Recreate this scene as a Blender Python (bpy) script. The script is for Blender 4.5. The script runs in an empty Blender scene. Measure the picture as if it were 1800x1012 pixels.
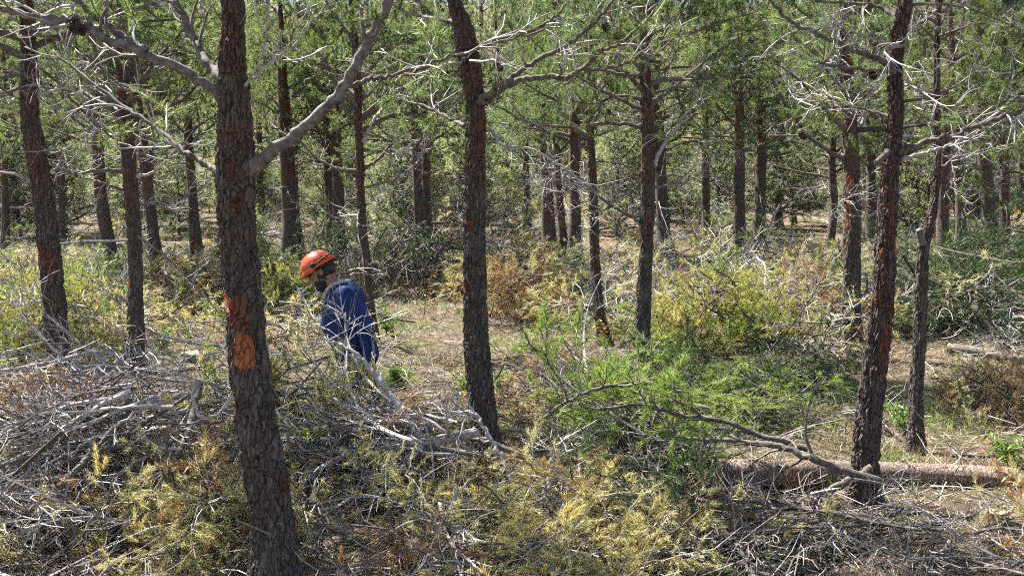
import bpy, math, random
import numpy as np
from mathutils import Vector

SC = bpy.context.scene
COL = SC.collection
R = math.radians

# ------------------------------------------------------------------ camera
F = 1750.0            # focal length in photo pixels (1800 wide)
CAM_Z = 2.0
PITCH = math.atan(156.0 / F)
cam_d = bpy.data.cameras.new('camera')
cam_d.sensor_width = 36.0
cam_d.lens = 35.0
cam_d.clip_end = 2000
cam = bpy.data.objects.new('camera', cam_d)
COL.objects.link(cam)
cam.location = (0, 0, CAM_Z)
cam.rotation_euler = (math.pi / 2 - PITCH, 0, 0)
SC.camera = cam

# ------------------------------------------------------------------ light
SUN_AZ = R(-48)       # from +Y, towards +X positive
SUN_EL = R(52)
w = bpy.data.worlds.new('World')
SC.world = w
w.use_nodes = True
nt = w.node_tree
bg = nt.nodes['Background']
sky = nt.nodes.new('ShaderNodeTexSky')
sky.sky_type = 'NISHITA'
sky.sun_disc = False
sky.sun_elevation = SUN_EL
sky.sun_rotation = SUN_AZ
nt.links.new(sky.outputs[0], bg.inputs[0])
bg.inputs[1].default_value = 0.05
sun_d = bpy.data.lights.new('sun', 'SUN')
sun_d.energy = 5.0
sun_d.angle = R(0.5)
sun_d.color = (1.0, 0.955, 0.89)
sun = bpy.data.objects.new('sun', sun_d)
COL.objects.link(sun)
sv = Vector((math.sin(SUN_AZ) * math.cos(SUN_EL), math.cos(SUN_AZ) * math.cos(SUN_EL), math.sin(SUN_EL)))
sun.rotation_euler = sv.to_track_quat('Z', 'Y').to_euler()
sun.location = (0, 0, 30)

SC.view_settings.view_transform = 'Standard'
SC.view_settings.look = 'None'
SC.view_settings.exposure = 2.15
SC.view_settings.gamma = 1.0
SC.view_settings.use_curve_mapping = False
SC.render.engine = 'CYCLES'
SC.cycles.use_denoising = False
SC.cycles.max_bounces = 4
SC.cycles.diffuse_bounces = 3
SC.cycles.glossy_bounces = 2
SC.cycles.transmission_bounces = 4
SC.cycles.sample_clamp_indirect = 6.0
SC.cycles.filter_width = 1.2
SC.cycles.debug_use_spatial_splits = True
SC.cycles.use_adaptive_sampling = True
SC.cycles.adaptive_threshold = 0.04
SC.cycles.adaptive_min_samples = 24

# ------------------------------------------------------------------ terrain function and pixel rays
def height(x, y):
    x = np.asarray(x, float); y = np.asarray(y, float)
    z = 0.04 * np.maximum(0, np.minimum(y, 92) - 12) * (1 / (1 + np.exp(-(y - 13) / 2.0)))
    z = z + 0.0052 * np.maximum(0, np.minimum(y, 92) - 36) ** 2
    z = z + 0.06 * np.sin(x * 0.7 + 1.3) * np.cos(y * 0.55 + 0.4) + 0.035 * np.sin(x * 1.9 + y * 1.3 + 2.0) + 0.025 * np.sin(x * 3.1 - y * 2.3)
    return z

def hz(x, y):
    return float(height(x, y))

CP, SP = math.cos(PITCH), math.sin(PITCH)
def ray(u, v):
    cx, cy = (u - 900) / F, -(v - 506) / F
    return np.array([cx, CP + cy * SP, -SP + cy * CP])

def at(u, v, Y):
    d = ray(u, v)
    return np.array([0, 0, CAM_Z]) + d * (Y / d[1])

def gdepth(u, v):
    Y = 3.0
    while Y < 120:
        p = at(u, v, Y)
        if p[2] <= hz(p[0], Y):
            return Y
        Y += 0.05
    return 120.0

def ground_px(u, v):
    Y = gdepth(u, v)
    p = at(u, v, Y)
    p[2] = hz(p[0], p[1])
    return p

# ------------------------------------------------------------------ materials
def nodes_of(m):
    m.use_nodes = True
    t = m.node_tree
    t.nodes.clear()
    return t, t.nodes.new('ShaderNodeOutputMaterial')

def ramp(t, fac, stops, interp='LINEAR'):
    r = t.nodes.new('ShaderNodeValToRGB')
    r.color_ramp.interpolation = interp
    e = r.color_ramp.elements
    while len(e) < len(stops):
        e.new(0.5)
    for k, (p, c) in enumerate(stops):
        e[k].position = p
        e[k].color = (*c, 1)
    t.links.new(fac, r.inputs[0])
    return r.outputs[0]

def coords(t, scale=(1, 1, 1), kind='Object'):
    tc = t.nodes.new('ShaderNodeTexCoord')
    mp = t.nodes.new('ShaderNodeMapping')
    mp.inputs['Scale'].default_value = scale
    t.links.new(tc.outputs[kind], mp.inputs[0])
    return mp.outputs[0]

def noise(t, vec, scale, detail=4, rough=0.6):
    n = t.nodes.new('ShaderNodeTexNoise')
    n.inputs['Scale'].default_value = scale
    n.inputs['Detail'].default_value = detail
    n.inputs['Roughness'].default_value = rough
    t.links.new(vec, n.inputs['Vector'])
    return n.outputs[0]

def mixc(t, fac, a, b, blend='MIX'):
    m = t.nodes.new('ShaderNodeMix')
    m.data_type = 'RGBA'
    m.blend_type = blend
    for s, val in ((m.inputs[0], fac), (m.inputs[6], a), (m.inputs[7], b)):
        if hasattr(val, 'links') or isinstance(val, bpy.types.NodeSocket):
            t.links.new(val, s)
        elif isinstance(val, tuple):
            s.default_value = (*val, 1)
        else:
            s.default_value = val
    return m.outputs[2]

def needle_mat(name, stops, transl=0.4, rough=0.45):
    m = bpy.data.materials.new(name)
    t, out = nodes_of(m)
    g = t.nodes.new('ShaderNodeNewGeometry')
    col = ramp(t, g.outputs['Random Per Island'], stops)
    big = noise(t, coords(t), 2.2, 2)
    col2 = mixc(t, 1.0, col, ramp(t, big, [(0.3, (0.72, 0.78, 0.8)), (0.7, (1.25, 1.15, 1.0))]), 'MULTIPLY')
    oi = t.nodes.new('ShaderNodeObjectInfo')
    col3 = mixc(t, 1.0, col2, ramp(t, oi.outputs['Random'], [(0, (0.85, 0.92, 0.95)), (1, (1.15, 1.08, 0.9))]), 'MULTIPLY')
    p = t.nodes.new('ShaderNodeBsdfPrincipled')
    p.inputs['Roughness'].default_value = rough
    p.inputs['Specular IOR Level'].default_value = 0.5
    t.links.new(col3, p.inputs['Base Color'])
    tr = t.nodes.new('ShaderNodeBsdfTranslucent')
    t.links.new(col3, tr.inputs[0])
    mx = t.nodes.new('ShaderNodeMixShader')
    mx.inputs[0].default_value = transl
    t.links.new(p.outputs[0], mx.inputs[1])
    t.links.new(tr.outputs[0], mx.inputs[2])
    t.links.new(mx.outputs[0], out.inputs[0])
    return m

def wood_mat(name, stops, scale=(1, 1, 1), nscale=20, rough=0.8, bump=0.4, spec=0.3):
    m = bpy.data.materials.new(name)
    t, out = nodes_of(m)
    v = coords(t, scale)
    n1 = noise(t, v, nscale, 5, 0.65)
    col = ramp(t, n1, stops)
    oi = t.nodes.new('ShaderNodeNewGeometry')
    col = mixc(t, 1.0, col, ramp(t, oi.outputs['Random Per Island'], [(0, (0.5, 0.46, 0.43)), (0.5, (0.9, 0.88, 0.86)), (1, (1.2, 1.2, 1.22))]), 'MULTIPLY')
    p = t.nodes.new('ShaderNodeBsdfPrincipled')
    p.inputs['Roughness'].default_value = rough
    p.inputs['Specular IOR Level'].default_value = spec
    t.links.new(col, p.inputs['Base Color'])
    b = t.nodes.new('ShaderNodeBump')
    b.inputs['Strength'].default_value = bump
    b.inputs['Distance'].default_value = 0.01
    t.links.new(n1, b.inputs['Height'])
    t.links.new(b.outputs[0], p.inputs['Normal'])
    t.links.new(p.outputs[0], out.inputs[0])
    return m

def bark_mat(name, plate, plate2, crack, red):
    m = bpy.data.materials.new(name)
    t, out = nodes_of(m)
    v = coords(t, (1, 1, 0.2))
    wob = noise(t, coords(t), 9, 3)
    vm = t.nodes.new('ShaderNodeVectorMath'); vm.operation = 'SCALE'
    cx = t.nodes.new('ShaderNodeCombineXYZ')
    t.links.new(wob, cx.inputs[0]); t.links.new(wob, cx.inputs[1]); t.links.new(wob, cx.inputs[2])
    t.links.new(cx.outputs[0], vm.inputs[0]); vm.inputs['Scale'].default_value = 0.06
    va = t.nodes.new('ShaderNodeVectorMath'); va.operation = 'ADD'
    t.links.new(v, va.inputs[0]); t.links.new(vm.outputs[0], va.inputs[1])
    vo = t.nodes.new('ShaderNodeTexVoronoi')
    vo.feature = 'DISTANCE_TO_EDGE'
    vo.inputs['Scale'].default_value = 44
    t.links.new(va.outputs[0], vo.inputs['Vector'])
    vc = t.nodes.new('ShaderNodeTexVoronoi')
    vc.inputs['Scale'].default_value = 44
    t.links.new(va.outputs[0], vc.inputs['Vector'])
    fine = noise(t, coords(t, (1, 1, 0.4)), 70, 5, 0.7)
    broad = noise(t, coords(t, (1, 1, 0.5)), 3.2, 4, 0.6)
    sep = t.nodes.new('ShaderNodeSeparateColor')
    t.links.new(vc.outputs['Color'], sep.inputs[0])
    base = mixc(t, sep.outputs[0], plate, plate2)
    sx = t.nodes.new('ShaderNodeSeparateXYZ')
    t.links.new(coords(t), sx.inputs[0])
    hm_ = t.nodes.new('ShaderNodeMath'); hm_.operation = 'MULTIPLY_ADD'
    t.links.new(sx.outputs[2], hm_.inputs[0]); hm_.inputs[1].default_value = 0.07
    t.links.new(broad, hm_.inputs[2])
    base = mixc(t, ramp(t, hm_.outputs[0], [(0.6, (0, 0, 0)), (0.84, (1, 1, 1))]), base, red)
    lich = noise(t, coords(t), 16, 4, 0.7)
    base = mixc(t, ramp(t, lich, [(0.6, (0, 0, 0)), (0.68, (0.55, 0.55, 0.55))]), base, (0.17, 0.165, 0.14))
    base = mixc(t, 1.0, base, ramp(t, fine, [(0.25, (0.45, 0.45, 0.45)), (0.75, (1.5, 1.5, 1.5))]), 'MULTIPLY')
    ck = ramp(t, vo.outputs[0], [(0.0, (0.15, 0.15, 0.15)), (0.10, (1, 1, 1))])
    col = mixc(t, ck, crack, base)
    p = t.nodes.new('ShaderNodeBsdfPrincipled')
    p.inputs['Roughness'].default_value = 0.85
    p.inputs['Specular IOR Level'].default_value = 0.25
    t.links.new(col, p.inputs['Base Color'])
    ad = t.nodes.new('ShaderNodeMath'); ad.operation = 'MULTIPLY_ADD'
    t.links.new(fine, ad.inputs[0]); ad.inputs[1].default_value = 0.5
    t.links.new(ck, ad.inputs[2])
    b = t.nodes.new('ShaderNodeBump')
    b.inputs['Strength'].default_value = 0.8
    b.inputs['Distance'].default_value = 0.012
    t.links.new(ad.outputs[0], b.inputs['Height'])
    t.links.new(b.outputs[0], p.inputs['Normal'])
    t.links.new(p.outputs[0], out.inputs[0])
    return m

def plain_mat(name, stops, nscale=30, rough=0.6, spec=0.4, bump=0.2, scale=(1, 1, 1)):
    return wood_mat(name, stops, scale, nscale, rough, bump, spec)

M = {}
M['bark'] = bark_mat('pine_bark', (0.08, 0.06, 0.05), (0.135, 0.112, 0.098), (0.024, 0.017, 0.014), (0.14, 0.07, 0.046))
M['bark_red'] = bark_mat('pine_bark_reddish', (0.088, 0.058, 0.047), (0.13, 0.1, 0.088), (0.022, 0.013, 0.01), (0.16, 0.066, 0.042))
M['logbark'] = bark_mat('log_bark', (0.19, 0.135, 0.10), (0.29, 0.235, 0.19), (0.05, 0.03, 0.022), (0.2, 0.1, 0.06))
M['limb'] = wood_mat('grey_limb_bark', [(0.3, (0.06, 0.045, 0.036)), (0.5, (0.12, 0.10, 0.085)), (0.7, (0.2, 0.18, 0.165))], (1, 1, 1), 28)
M['palelimb'] = wood_mat('pale_limb_bark', [(0.3, (0.055, 0.042, 0.035)), (0.5, (0.15, 0.132, 0.12)), (0.7, (0.27, 0.26, 0.25))], (1, 1, 1), 24)
M['twig'] = wood_mat('pale_dead_twig', [(0.3, (0.22, 0.195, 0.185)), (0.55, (0.38, 0.355, 0.345)), (0.75, (0.52, 0.5, 0.495))], (1, 1, 1), 14, 0.6, 0.2, 0.4)
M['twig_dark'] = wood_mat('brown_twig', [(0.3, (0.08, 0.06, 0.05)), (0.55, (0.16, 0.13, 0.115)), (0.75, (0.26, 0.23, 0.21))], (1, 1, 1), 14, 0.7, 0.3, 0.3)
M['deadtwig'] = wood_mat('weathered_dead_twig', [(0.3, (0.11, 0.09, 0.08)), (0.55, (0.2, 0.175, 0.16)), (0.75, (0.34, 0.31, 0.29))], (1, 1, 1), 14, 0.6, 0.2, 0.4)
M['cut'] = wood_mat('fresh_cut_wood', [(0.3, (0.38, 0.22, 0.12)), (0.7, (0.58, 0.42, 0.27))], (1, 1, 1), 40)
M['scar'] = bark_mat('resin_orange_scar', (0.36, 0.10, 0.032), (0.47, 0.17, 0.06), (0.16, 0.045, 0.02), (0.3, 0.07, 0.025))  # resin scars, and the sunlit edge strips painted on one trunk
M['scar_red'] = bark_mat('raw_red_bark', (0.13, 0.045, 0.024), (0.2, 0.075, 0.04), (0.035, 0.014, 0.009), (0.1, 0.05, 0.034))
M['green'] = needle_mat('pine_needles_green', [(0, (0.06, 0.115, 0.03)), (0.5, (0.135, 0.205, 0.06)), (0.85, (0.23, 0.29, 0.1)), (1, (0.35, 0.35, 0.2))], 0.62)
M['fresh'] = needle_mat('pine_needles_fresh', [(0, (0.09, 0.18, 0.025)), (0.5, (0.2, 0.3, 0.045)), (1, (0.36, 0.42, 0.13))], 0.55)
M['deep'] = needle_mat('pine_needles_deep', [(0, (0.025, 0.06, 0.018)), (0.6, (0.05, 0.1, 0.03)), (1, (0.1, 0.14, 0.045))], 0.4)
M['yellow'] = needle_mat('pine_needles_yellowing', [(0, (0.26, 0.23, 0.08)), (0.4, (0.46, 0.44, 0.17)), (0.8, (0.62, 0.6, 0.31)), (1, (0.62, 0.48, 0.26))], 0.4)
M['orange'] = needle_mat('pine_needles_dry', [(0, (0.2, 0.1, 0.035)), (0.5, (0.36, 0.2, 0.07)), (1, (0.46, 0.32, 0.14))], 0.35)
M['litter'] = needle_mat('needle_litter_straw', [(0, (0.12, 0.085, 0.05)), (0.4, (0.27, 0.205, 0.13)), (0.8, (0.42, 0.345, 0.24)), (1, (0.52, 0.46, 0.36))], 0.15, 0.6)
M['pale'] = needle_mat('pine_needles_pale', [(0, (0.15, 0.2, 0.09)), (0.5, (0.28, 0.34, 0.16)), (1, (0.46, 0.48, 0.3))], 0.62)  # lighter copy of the green needles; sunlight on far foliage put into colour
M['lemon'] = needle_mat('pine_needles_lemon', [(0, (0.16, 0.19, 0.04)), (0.5, (0.34, 0.36, 0.08)), (1, (0.52, 0.5, 0.16))], 0.5)
M['herb'] = needle_mat('herb_leaf', [(0, (0.09, 0.19, 0.03)), (1, (0.2, 0.32, 0.06))], 0.4)
M['cone'] = plain_mat('pine_cone_scale', [(0.3, (0.025, 0.016, 0.012)), (0.7, (0.09, 0.06, 0.045))], 60)

def ground_material():
    m = bpy.data.materials.new('forest_floor')
    t, out = nodes_of(m)
    v = coords(t)
    a = noise(t, v, 0.9, 6, 0.6)
    b = noise(t, v, 7, 6, 0.7)
    c = noise(t, v, 60, 5, 0.75)
    col = ramp(t, b, [(0.3, (0.05, 0.033, 0.022)), (0.48, (0.17, 0.125, 0.085)), (0.64, (0.31, 0.245, 0.17)), (0.8, (0.43, 0.36, 0.27))])
    col = mixc(t, ramp(t, a, [(0.5, (0, 0, 0)), (0.64, (1, 1, 1))]), col, ramp(t, b, [(0.3, (0.06, 0.07, 0.02)), (0.7, (0.2, 0.19, 0.08))]))
    col = mixc(t, 1.0, col, ramp(t, c, [(0.25, (0.4, 0.38, 0.36)), (0.75, (1.5, 1.5, 1.5))]), 'MULTIPLY')
    p = t.nodes.new('ShaderNodeBsdfPrincipled')
    p.inputs['Roughness'].default_value = 0.9
    p.inputs['Specular IOR Level'].default_value = 0.15
    t.links.new(col, p.inputs['Base Color'])
    bm = t.nodes.new('ShaderNodeBump')
    bm.inputs['Strength'].default_value = 1.0
    bm.inputs['Distance'].default_value = 0.05
    mx = t.nodes.new('ShaderNodeMath'); mx.operation = 'ADD'
    t.links.new(b, mx.inputs[0]); t.links.new(c, mx.inputs[1])
    t.links.new(mx.outputs[0], bm.inputs['Height'])
    t.links.new(bm.outputs[0], p.inputs['Normal'])
    t.links.new(p.outputs[0], out.inputs[0])
    return m
M['ground'] = ground_material()

# ------------------------------------------------------------------ mesh helpers
class MB:
    """collects triangles with a material slot"""
    def __init__(self):
        self.v = []; self.f = []; self.m = []; self.n = 0
    def add(self, v, f, mat=0):
        v = np.asarray(v, float).reshape(-1, 3); f = np.asarray(f, int).reshape(-1, 3)
        self.v.append(v); self.f.append(f + self.n); self.m.append(np.full(len(f), mat, np.int32)); self.n += len(v)
    def mesh(self, name, mats, smooth=False):
        me = bpy.data.meshes.new(name)
        v = np.concatenate(self.v); f = np.concatenate(self.f); mi = np.concatenate(self.m)
        me.vertices.add(len(v)); me.vertices.foreach_set('co', v.astype(np.float32).ravel())
        me.loops.add(f.size); me.loops.foreach_set('vertex_index', f.astype(np.int32).ravel())
        me.polygons.add(len(f))
        me.polygons.foreach_set('loop_start', (np.arange(len(f)) * 3).astype(np.int32))
        me.polygons.foreach_set('loop_total', np.full(len(f), 3, np.int32))
        for m in mats:
            me.materials.append(M[m] if isinstance(m, str) else m)
        me.polygons.foreach_set('material_index', mi)
        me.polygons.foreach_set('use_smooth', np.full(len(f), smooth, bool))
        me.update(calc_edges=True)
        return me

def norm(a):
    return a / np.maximum(np.linalg.norm(a, axis=-1, keepdims=True), 1e-9)

def tubes(P, Rr, sides):
    """P (m,n,3), Rr (m,n) -> verts, tris; closed with a tip point when the end radius is small"""
    m, n, _ = P.shape
    T = np.empty_like(P)
    T[:, 1:-1] = P[:, 2:] - P[:, :-2]; T[:, 0] = P[:, 1] - P[:, 0]; T[:, -1] = P[:, -1] - P[:, -2]
    T = norm(T)
    ref = np.where(np.abs(T[:, :1, 2:3]) > 0.8, np.array([1.0, 0, 0]), np.array([0, 0, 1.0]))
    ref = np.broadcast_to(ref, T.shape)
    U = norm(np.cross(T, ref)); W = np.cross(T, U)
    ang = np.arange(sides) * 2 * math.pi / sides
    ring = P[:, :, None, :] + Rr[:, :, None, None] * (U[:, :, None, :] * np.cos(ang)[None, None, :, None] + W[:, :, None, :] * np.sin(ang)[None, None, :, None])
    V = ring.reshape(-1, 3)
    i = np.arange(n - 1)[:, None]; j = np.arange(sides)[None, :]
    a = i * sides + j; b = i * sides + (j + 1) % sides; c = a + sides; d = b + sides
    f1 = np.stack([a, b, d], -1).reshape(-1, 3); f2 = np.stack([a, d, c], -1).reshape(-1, 3)
    base = np.concatenate([f1, f2])
    k = np.arange(1, sides - 1)
    cap0 = np.stack([np.zeros_like(k), k + 1, k], -1)
    cap1 = np.stack([np.zeros_like(k), k, k + 1], -1) + (n - 1) * sides
    base = np.concatenate([base, cap0, cap1])
    Fc = (base[None] + (np.arange(m) * n * sides)[:, None, None]).reshape(-1, 3)
    return V, Fc

class Wood:
    """bucket of tubes, flushed in batches"""
    def __init__(self):
        self.b = {}
    def add(self, pts, rad, sides, mat):
        self.b.setdefault((len(pts), sides, mat), []).append((pts, rad))
    def flush(self, mb):
        for (n, s, mat), L in self.b.items():
            V, Fc = tubes(np.array([p for p, _ in L]), np.array([r for _, r in L]), s)
            mb.add(V, Fc, mat)

def wander(rng, p, d, L, n, jit, up):
    pts = [p]; d = d / (np.linalg.norm(d) + 1e-9)
    st = L / (n - 1)
    J = rng.normal(0, jit, (n, 3)) + rng.normal(0, jit * 0.9, (1, 3))
    for k in range(n - 1):
        d = d + J[k]
        d[2] += up
        d = d / (math.sqrt(d[0] * d[0] + d[1] * d[1] + d[2] * d[2]) + 1e-9)
        p = p + d * st
        pts.append(p)
    return np.array(pts)

def sample_path(P, t):
    n = len(P) - 1
    x = min(max(t, 0), 0.9999) * n
    i = int(x); fr = x - i
    return P[i] * (1 - fr) + P[i + 1] * fr, P[i + 1] - P[i]

def perp(rng, d, flat):
    v = rng.normal(0, 1, 3); v[2] *= flat
    d = d / (np.linalg.norm(d) + 1e-9)
    v = v - d * (v @ d)
    return v / (np.linalg.norm(v) + 1e-9), d

def spray(rng, wd, tuf, path, r0, r1, n1, l1, n2, l2, mats=(0, 1), start=0.25, flat=0.5, up=0.06, ang=(35, 65), tuft_n=4, tuft_from=0.35, sides=6, jit=0.14, tw_r=0.003, needle_p=1.0, collar=0.0):
    """a limb with side shoots and twigs; tuft positions go to tuf as (pos, dir)"""
    rad = np.linspace(r0, r1, len(path))
    if collar:
        dl = np.concatenate([[0], np.cumsum(np.linalg.norm(np.diff(path, axis=0), axis=1))])
        rad = rad * (1 + collar * np.exp(-dl / (2.2 * r0)))
    wd.add(path, rad, sides, mats[0])
    for i in range(n1):
        t = start + (1 - start) * (i + rng.random()) / n1
        p, d = sample_path(path, t)
        q, d = perp(rng, d, flat)
        a = R(rng.uniform(*ang))
        L = l1 * (1.05 - 0.55 * t) * rng.uniform(0.55, 1.25)
        rb = max((r0 + (r1 - r0) * t) * 0.5, tw_r)
        sp = wander(rng, p, d * math.cos(a) + q * math.sin(a), L, 5, jit, up)
        wd.add(sp, np.linspace(min(rb, 0.018), tw_r, 5), 4, mats[0] if rb > 0.009 else mats[1])
        leafy = rng.random() < needle_p
        for j in range(n2):
            t2 = 0.2 + 0.8 * (j + rng.random()) / n2
            p2, d2 = sample_path(sp, t2)
            q2, d2 = perp(rng, d2, flat)
            a2 = R(rng.uniform(25, 60))
            L2 = l2 * rng.uniform(0.5, 1.3)
            tp = wander(rng, p2, d2 * math.cos(a2) + q2 * math.sin(a2), L2, 4, jit * 1.1, up)
            wd.add(tp, np.array([tw_r, tw_r * 0.85, tw_r * 0.7, tw_r * 0.4]), 3, mats[1])
            if leafy:
                for k in range(tuft_n):
                    pt, dt = sample_path(tp, tuft_from + (1 - tuft_from) * (k + 1) / tuft_n)
                    tuf.append((pt, dt))
        if leafy:
            pt, dt = sample_path(sp, 0.999); tuf.append((pt, dt))
            pt, dt = sample_path(sp, 0.8); tuf.append((pt, dt))

def needles(rng, mb, tuf, per, length, width, mat=0, spread=0.75):
    if not tuf:
        return
    P = np.repeat(np.array([p for p, _ in tuf]), per, 0); D = np.repeat(norm(np.array([d for _, d in tuf])), per, 0)
    n = len(P)
    d = norm(D + rng.normal(0, spread * 0.6, (n, 3)))
    P = P - D * rng.uniform(0, 0.05, (n, 1))
    L = length * rng.uniform(0.6, 1.15, (n, 1))
    s = norm(np.cross(d, rng.normal(0, 1, (n, 3))))
    V = np.stack([P - s * width / 2, P + s * width / 2, P + d * L + np.array([0, 0, -0.12]) * L * rng.random((n, 1))], 1).reshape(-1, 3)
    mb.add(V, np.arange(3 * n).reshape(-1, 3), mat)

def obj(name, me, parent=None):
    o = bpy.data.objects.new(name, me)
    COL.objects.link(o)
    if parent is not None:
        o.parent = parent
    return o

def tag(o, label=None, cat=None, group=None, kind=None):
    if label: o['label'] = label
    if cat: o['category'] = cat
    if group: o['group'] = group
    if kind: o['kind'] = kind
    return o

def thing(name, label, cat, loc, group=None, rot=(0, 0, 0), scale=1.0):
    o = bpy.data.objects.new(name, None)
    o.empty_display_size = 0.2
    COL.objects.link(o)
    o.location = tuple(loc); o.rotation_euler = rot
    o.scale = (scale,) * 3 if not isinstance(scale, tuple) else scale
    return tag(o, label, cat, group)

# ------------------------------------------------------------------ ground
def build_ground():
    xs = np.concatenate([np.linspace(-150, -60, 12), np.linspace(-58, -9, 50), np.linspace(-8.8, 8.8, 130), np.linspace(9, 58, 50), np.linspace(60, 150, 12)])
    ys = np.concatenate([np.linspace(-60, -20, 8), np.linspace(-18, 2, 15), np.linspace(2.2, 16, 110), np.linspace(16.3, 60, 90), np.linspace(61, 140, 50), np.linspace(145, 200, 8)])
    X, Y = np.meshgrid(xs, ys)
    Z = height(X, Y)
    rng = np.random.default_rng(5)
    near = (np.abs(X) < 10) & (Y > 2) & (Y < 20)
    Z = Z + near * rng.normal(0, 0.012, Z.shape)
    V = np.stack([X, Y, Z], -1).reshape(-1, 3)
    nx, ny = len(xs), len(ys)
    i, j = np.meshgrid(np.arange(ny - 1), np.arange(nx - 1), indexing='ij')
    a = (i * nx + j).ravel(); b = a + 1; c = a + nx; d = c + 1
    mb = MB(); mb.add(V, np.concatenate([np.stack([a, b, d], -1), np.stack([a, d, c], -1)]))
    o = obj('ground', mb.mesh('ground', ['ground'], True))
    tag(o, 'straw brown forest floor covered with needle litter', 'ground', kind='structure')
build_ground()

# ------------------------------------------------------------------ crowns shared by the pines
def gen_crown(seed, Hc, Rc, per=27, nb=42, ndead=10, ndl=(0.095, 0.0046), n1=9, zlow=-1.2, leaf='green'):
    rng = np.random.default_rng(seed)
    wd = Wood(); tuf = []; dead = []
    mb = MB()
    for i in range(nb):
        t = ((i + rng.random()) / nb) ** 1.15
        z = 0.1 + Hc * t * 0.97
        az = i * 2.4 + rng.normal(0, 0.35)
        L = Rc * (1.0 - 0.72 * t ** 1.3) * rng.uniform(0.65, 1.2)
        el = R(rng.uniform(5, 35) + 25 * t)
        d = np.array([math.cos(az) * math.cos(el), math.sin(az) * math.cos(el), math.sin(el)])
        path = wander(rng, np.array([0, 0, z]), d, L, 8, 0.09, 0.035)
        spray(rng, wd, tuf, path, 0.012 + 0.012 * L, 0.004, n1, 0.26 * L + 0.16, 4, 0.22, (0, 1), 0.22, 0.7, 0.05, tuft_n=3, sides=5, tw_r=0.004, needle_p=0.86)
    for i in range(ndead):
        z = rng.uniform(zlow, 1.2)
        az = rng.uniform(0, 6.283)
        L = Rc * rng.uniform(0.4, 0.95)
        el = R(rng.uniform(-12, 30))
        d = np.array([math.cos(az) * math.cos(el), math.sin(az) * math.cos(el), math.sin(el)])
        path = wander(rng, np.array([0, 0, z]), d, L, 8, 0.13, 0.01)
        spray(rng, wd, dead, path, 0.007 + 0.006 * L, 0.0025, 7, 0.5, 4, 0.26, (1, 3), 0.2, 0.8, 0.03, tuft_n=0, sides=4, jit=0.15, tw_r=0.0032, needle_p=0.0)
    wd.flush(mb)
    needles(rng, mb, tuf, per, ndl[0], ndl[1], 2, 0.8)
    return mb.mesh('pine_crown', ['limb', 'deadtwig', leaf, 'twig'])

CROWNS = [gen_crown(100 + k, [4.6, 5.2, 4.2, 5.6, 4.8, 5.0][k], [1.9, 2.2, 1.7, 2.3, 2.0, 2.1][k]) for k in range(4)]
FARC = [gen_crown(130 + k, 5.0, 2.1, 9, 34, 12, (0.14, 0.012), 7, -0.5, 'pale') for k in range(3)]
YOUNG = [gen_crown(140 + k, 2.4, 1.25, 11, 30, 18, (0.1, 0.008), 7, 0.1, 'pale') for k in range(2)]

def catmull(P, n):
    P = np.array(P, float)
    k = len(P)
    ts = np.linspace(0, k - 1, n)
    out = []
    for t in ts:
        i = min(int(t), k - 2); f = t - i
        p0 = P[max(i - 1, 0)]; p1 = P[i]; p2 = P[i + 1]; p3 = P[min(i + 2, k - 1)]
        out.append(0.5 * ((2 * p1) + (-p0 + p2) * f + (2 * p0 - 5 * p1 + 4 * p2 - p3) * f * f + (-p0 + 3 * p1 - 3 * p2 + p3) * f ** 3))
    return np.array(out)

def lump(A, Z, seed):
    return 0.05 * np.sin(A * 2 + Z * 1.7 + seed) + 0.04 * np.sin(A * 3 - Z * 4.1 + seed * 2) + 0.025 * np.sin(A * 5 + Z * 9 + seed)

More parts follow.
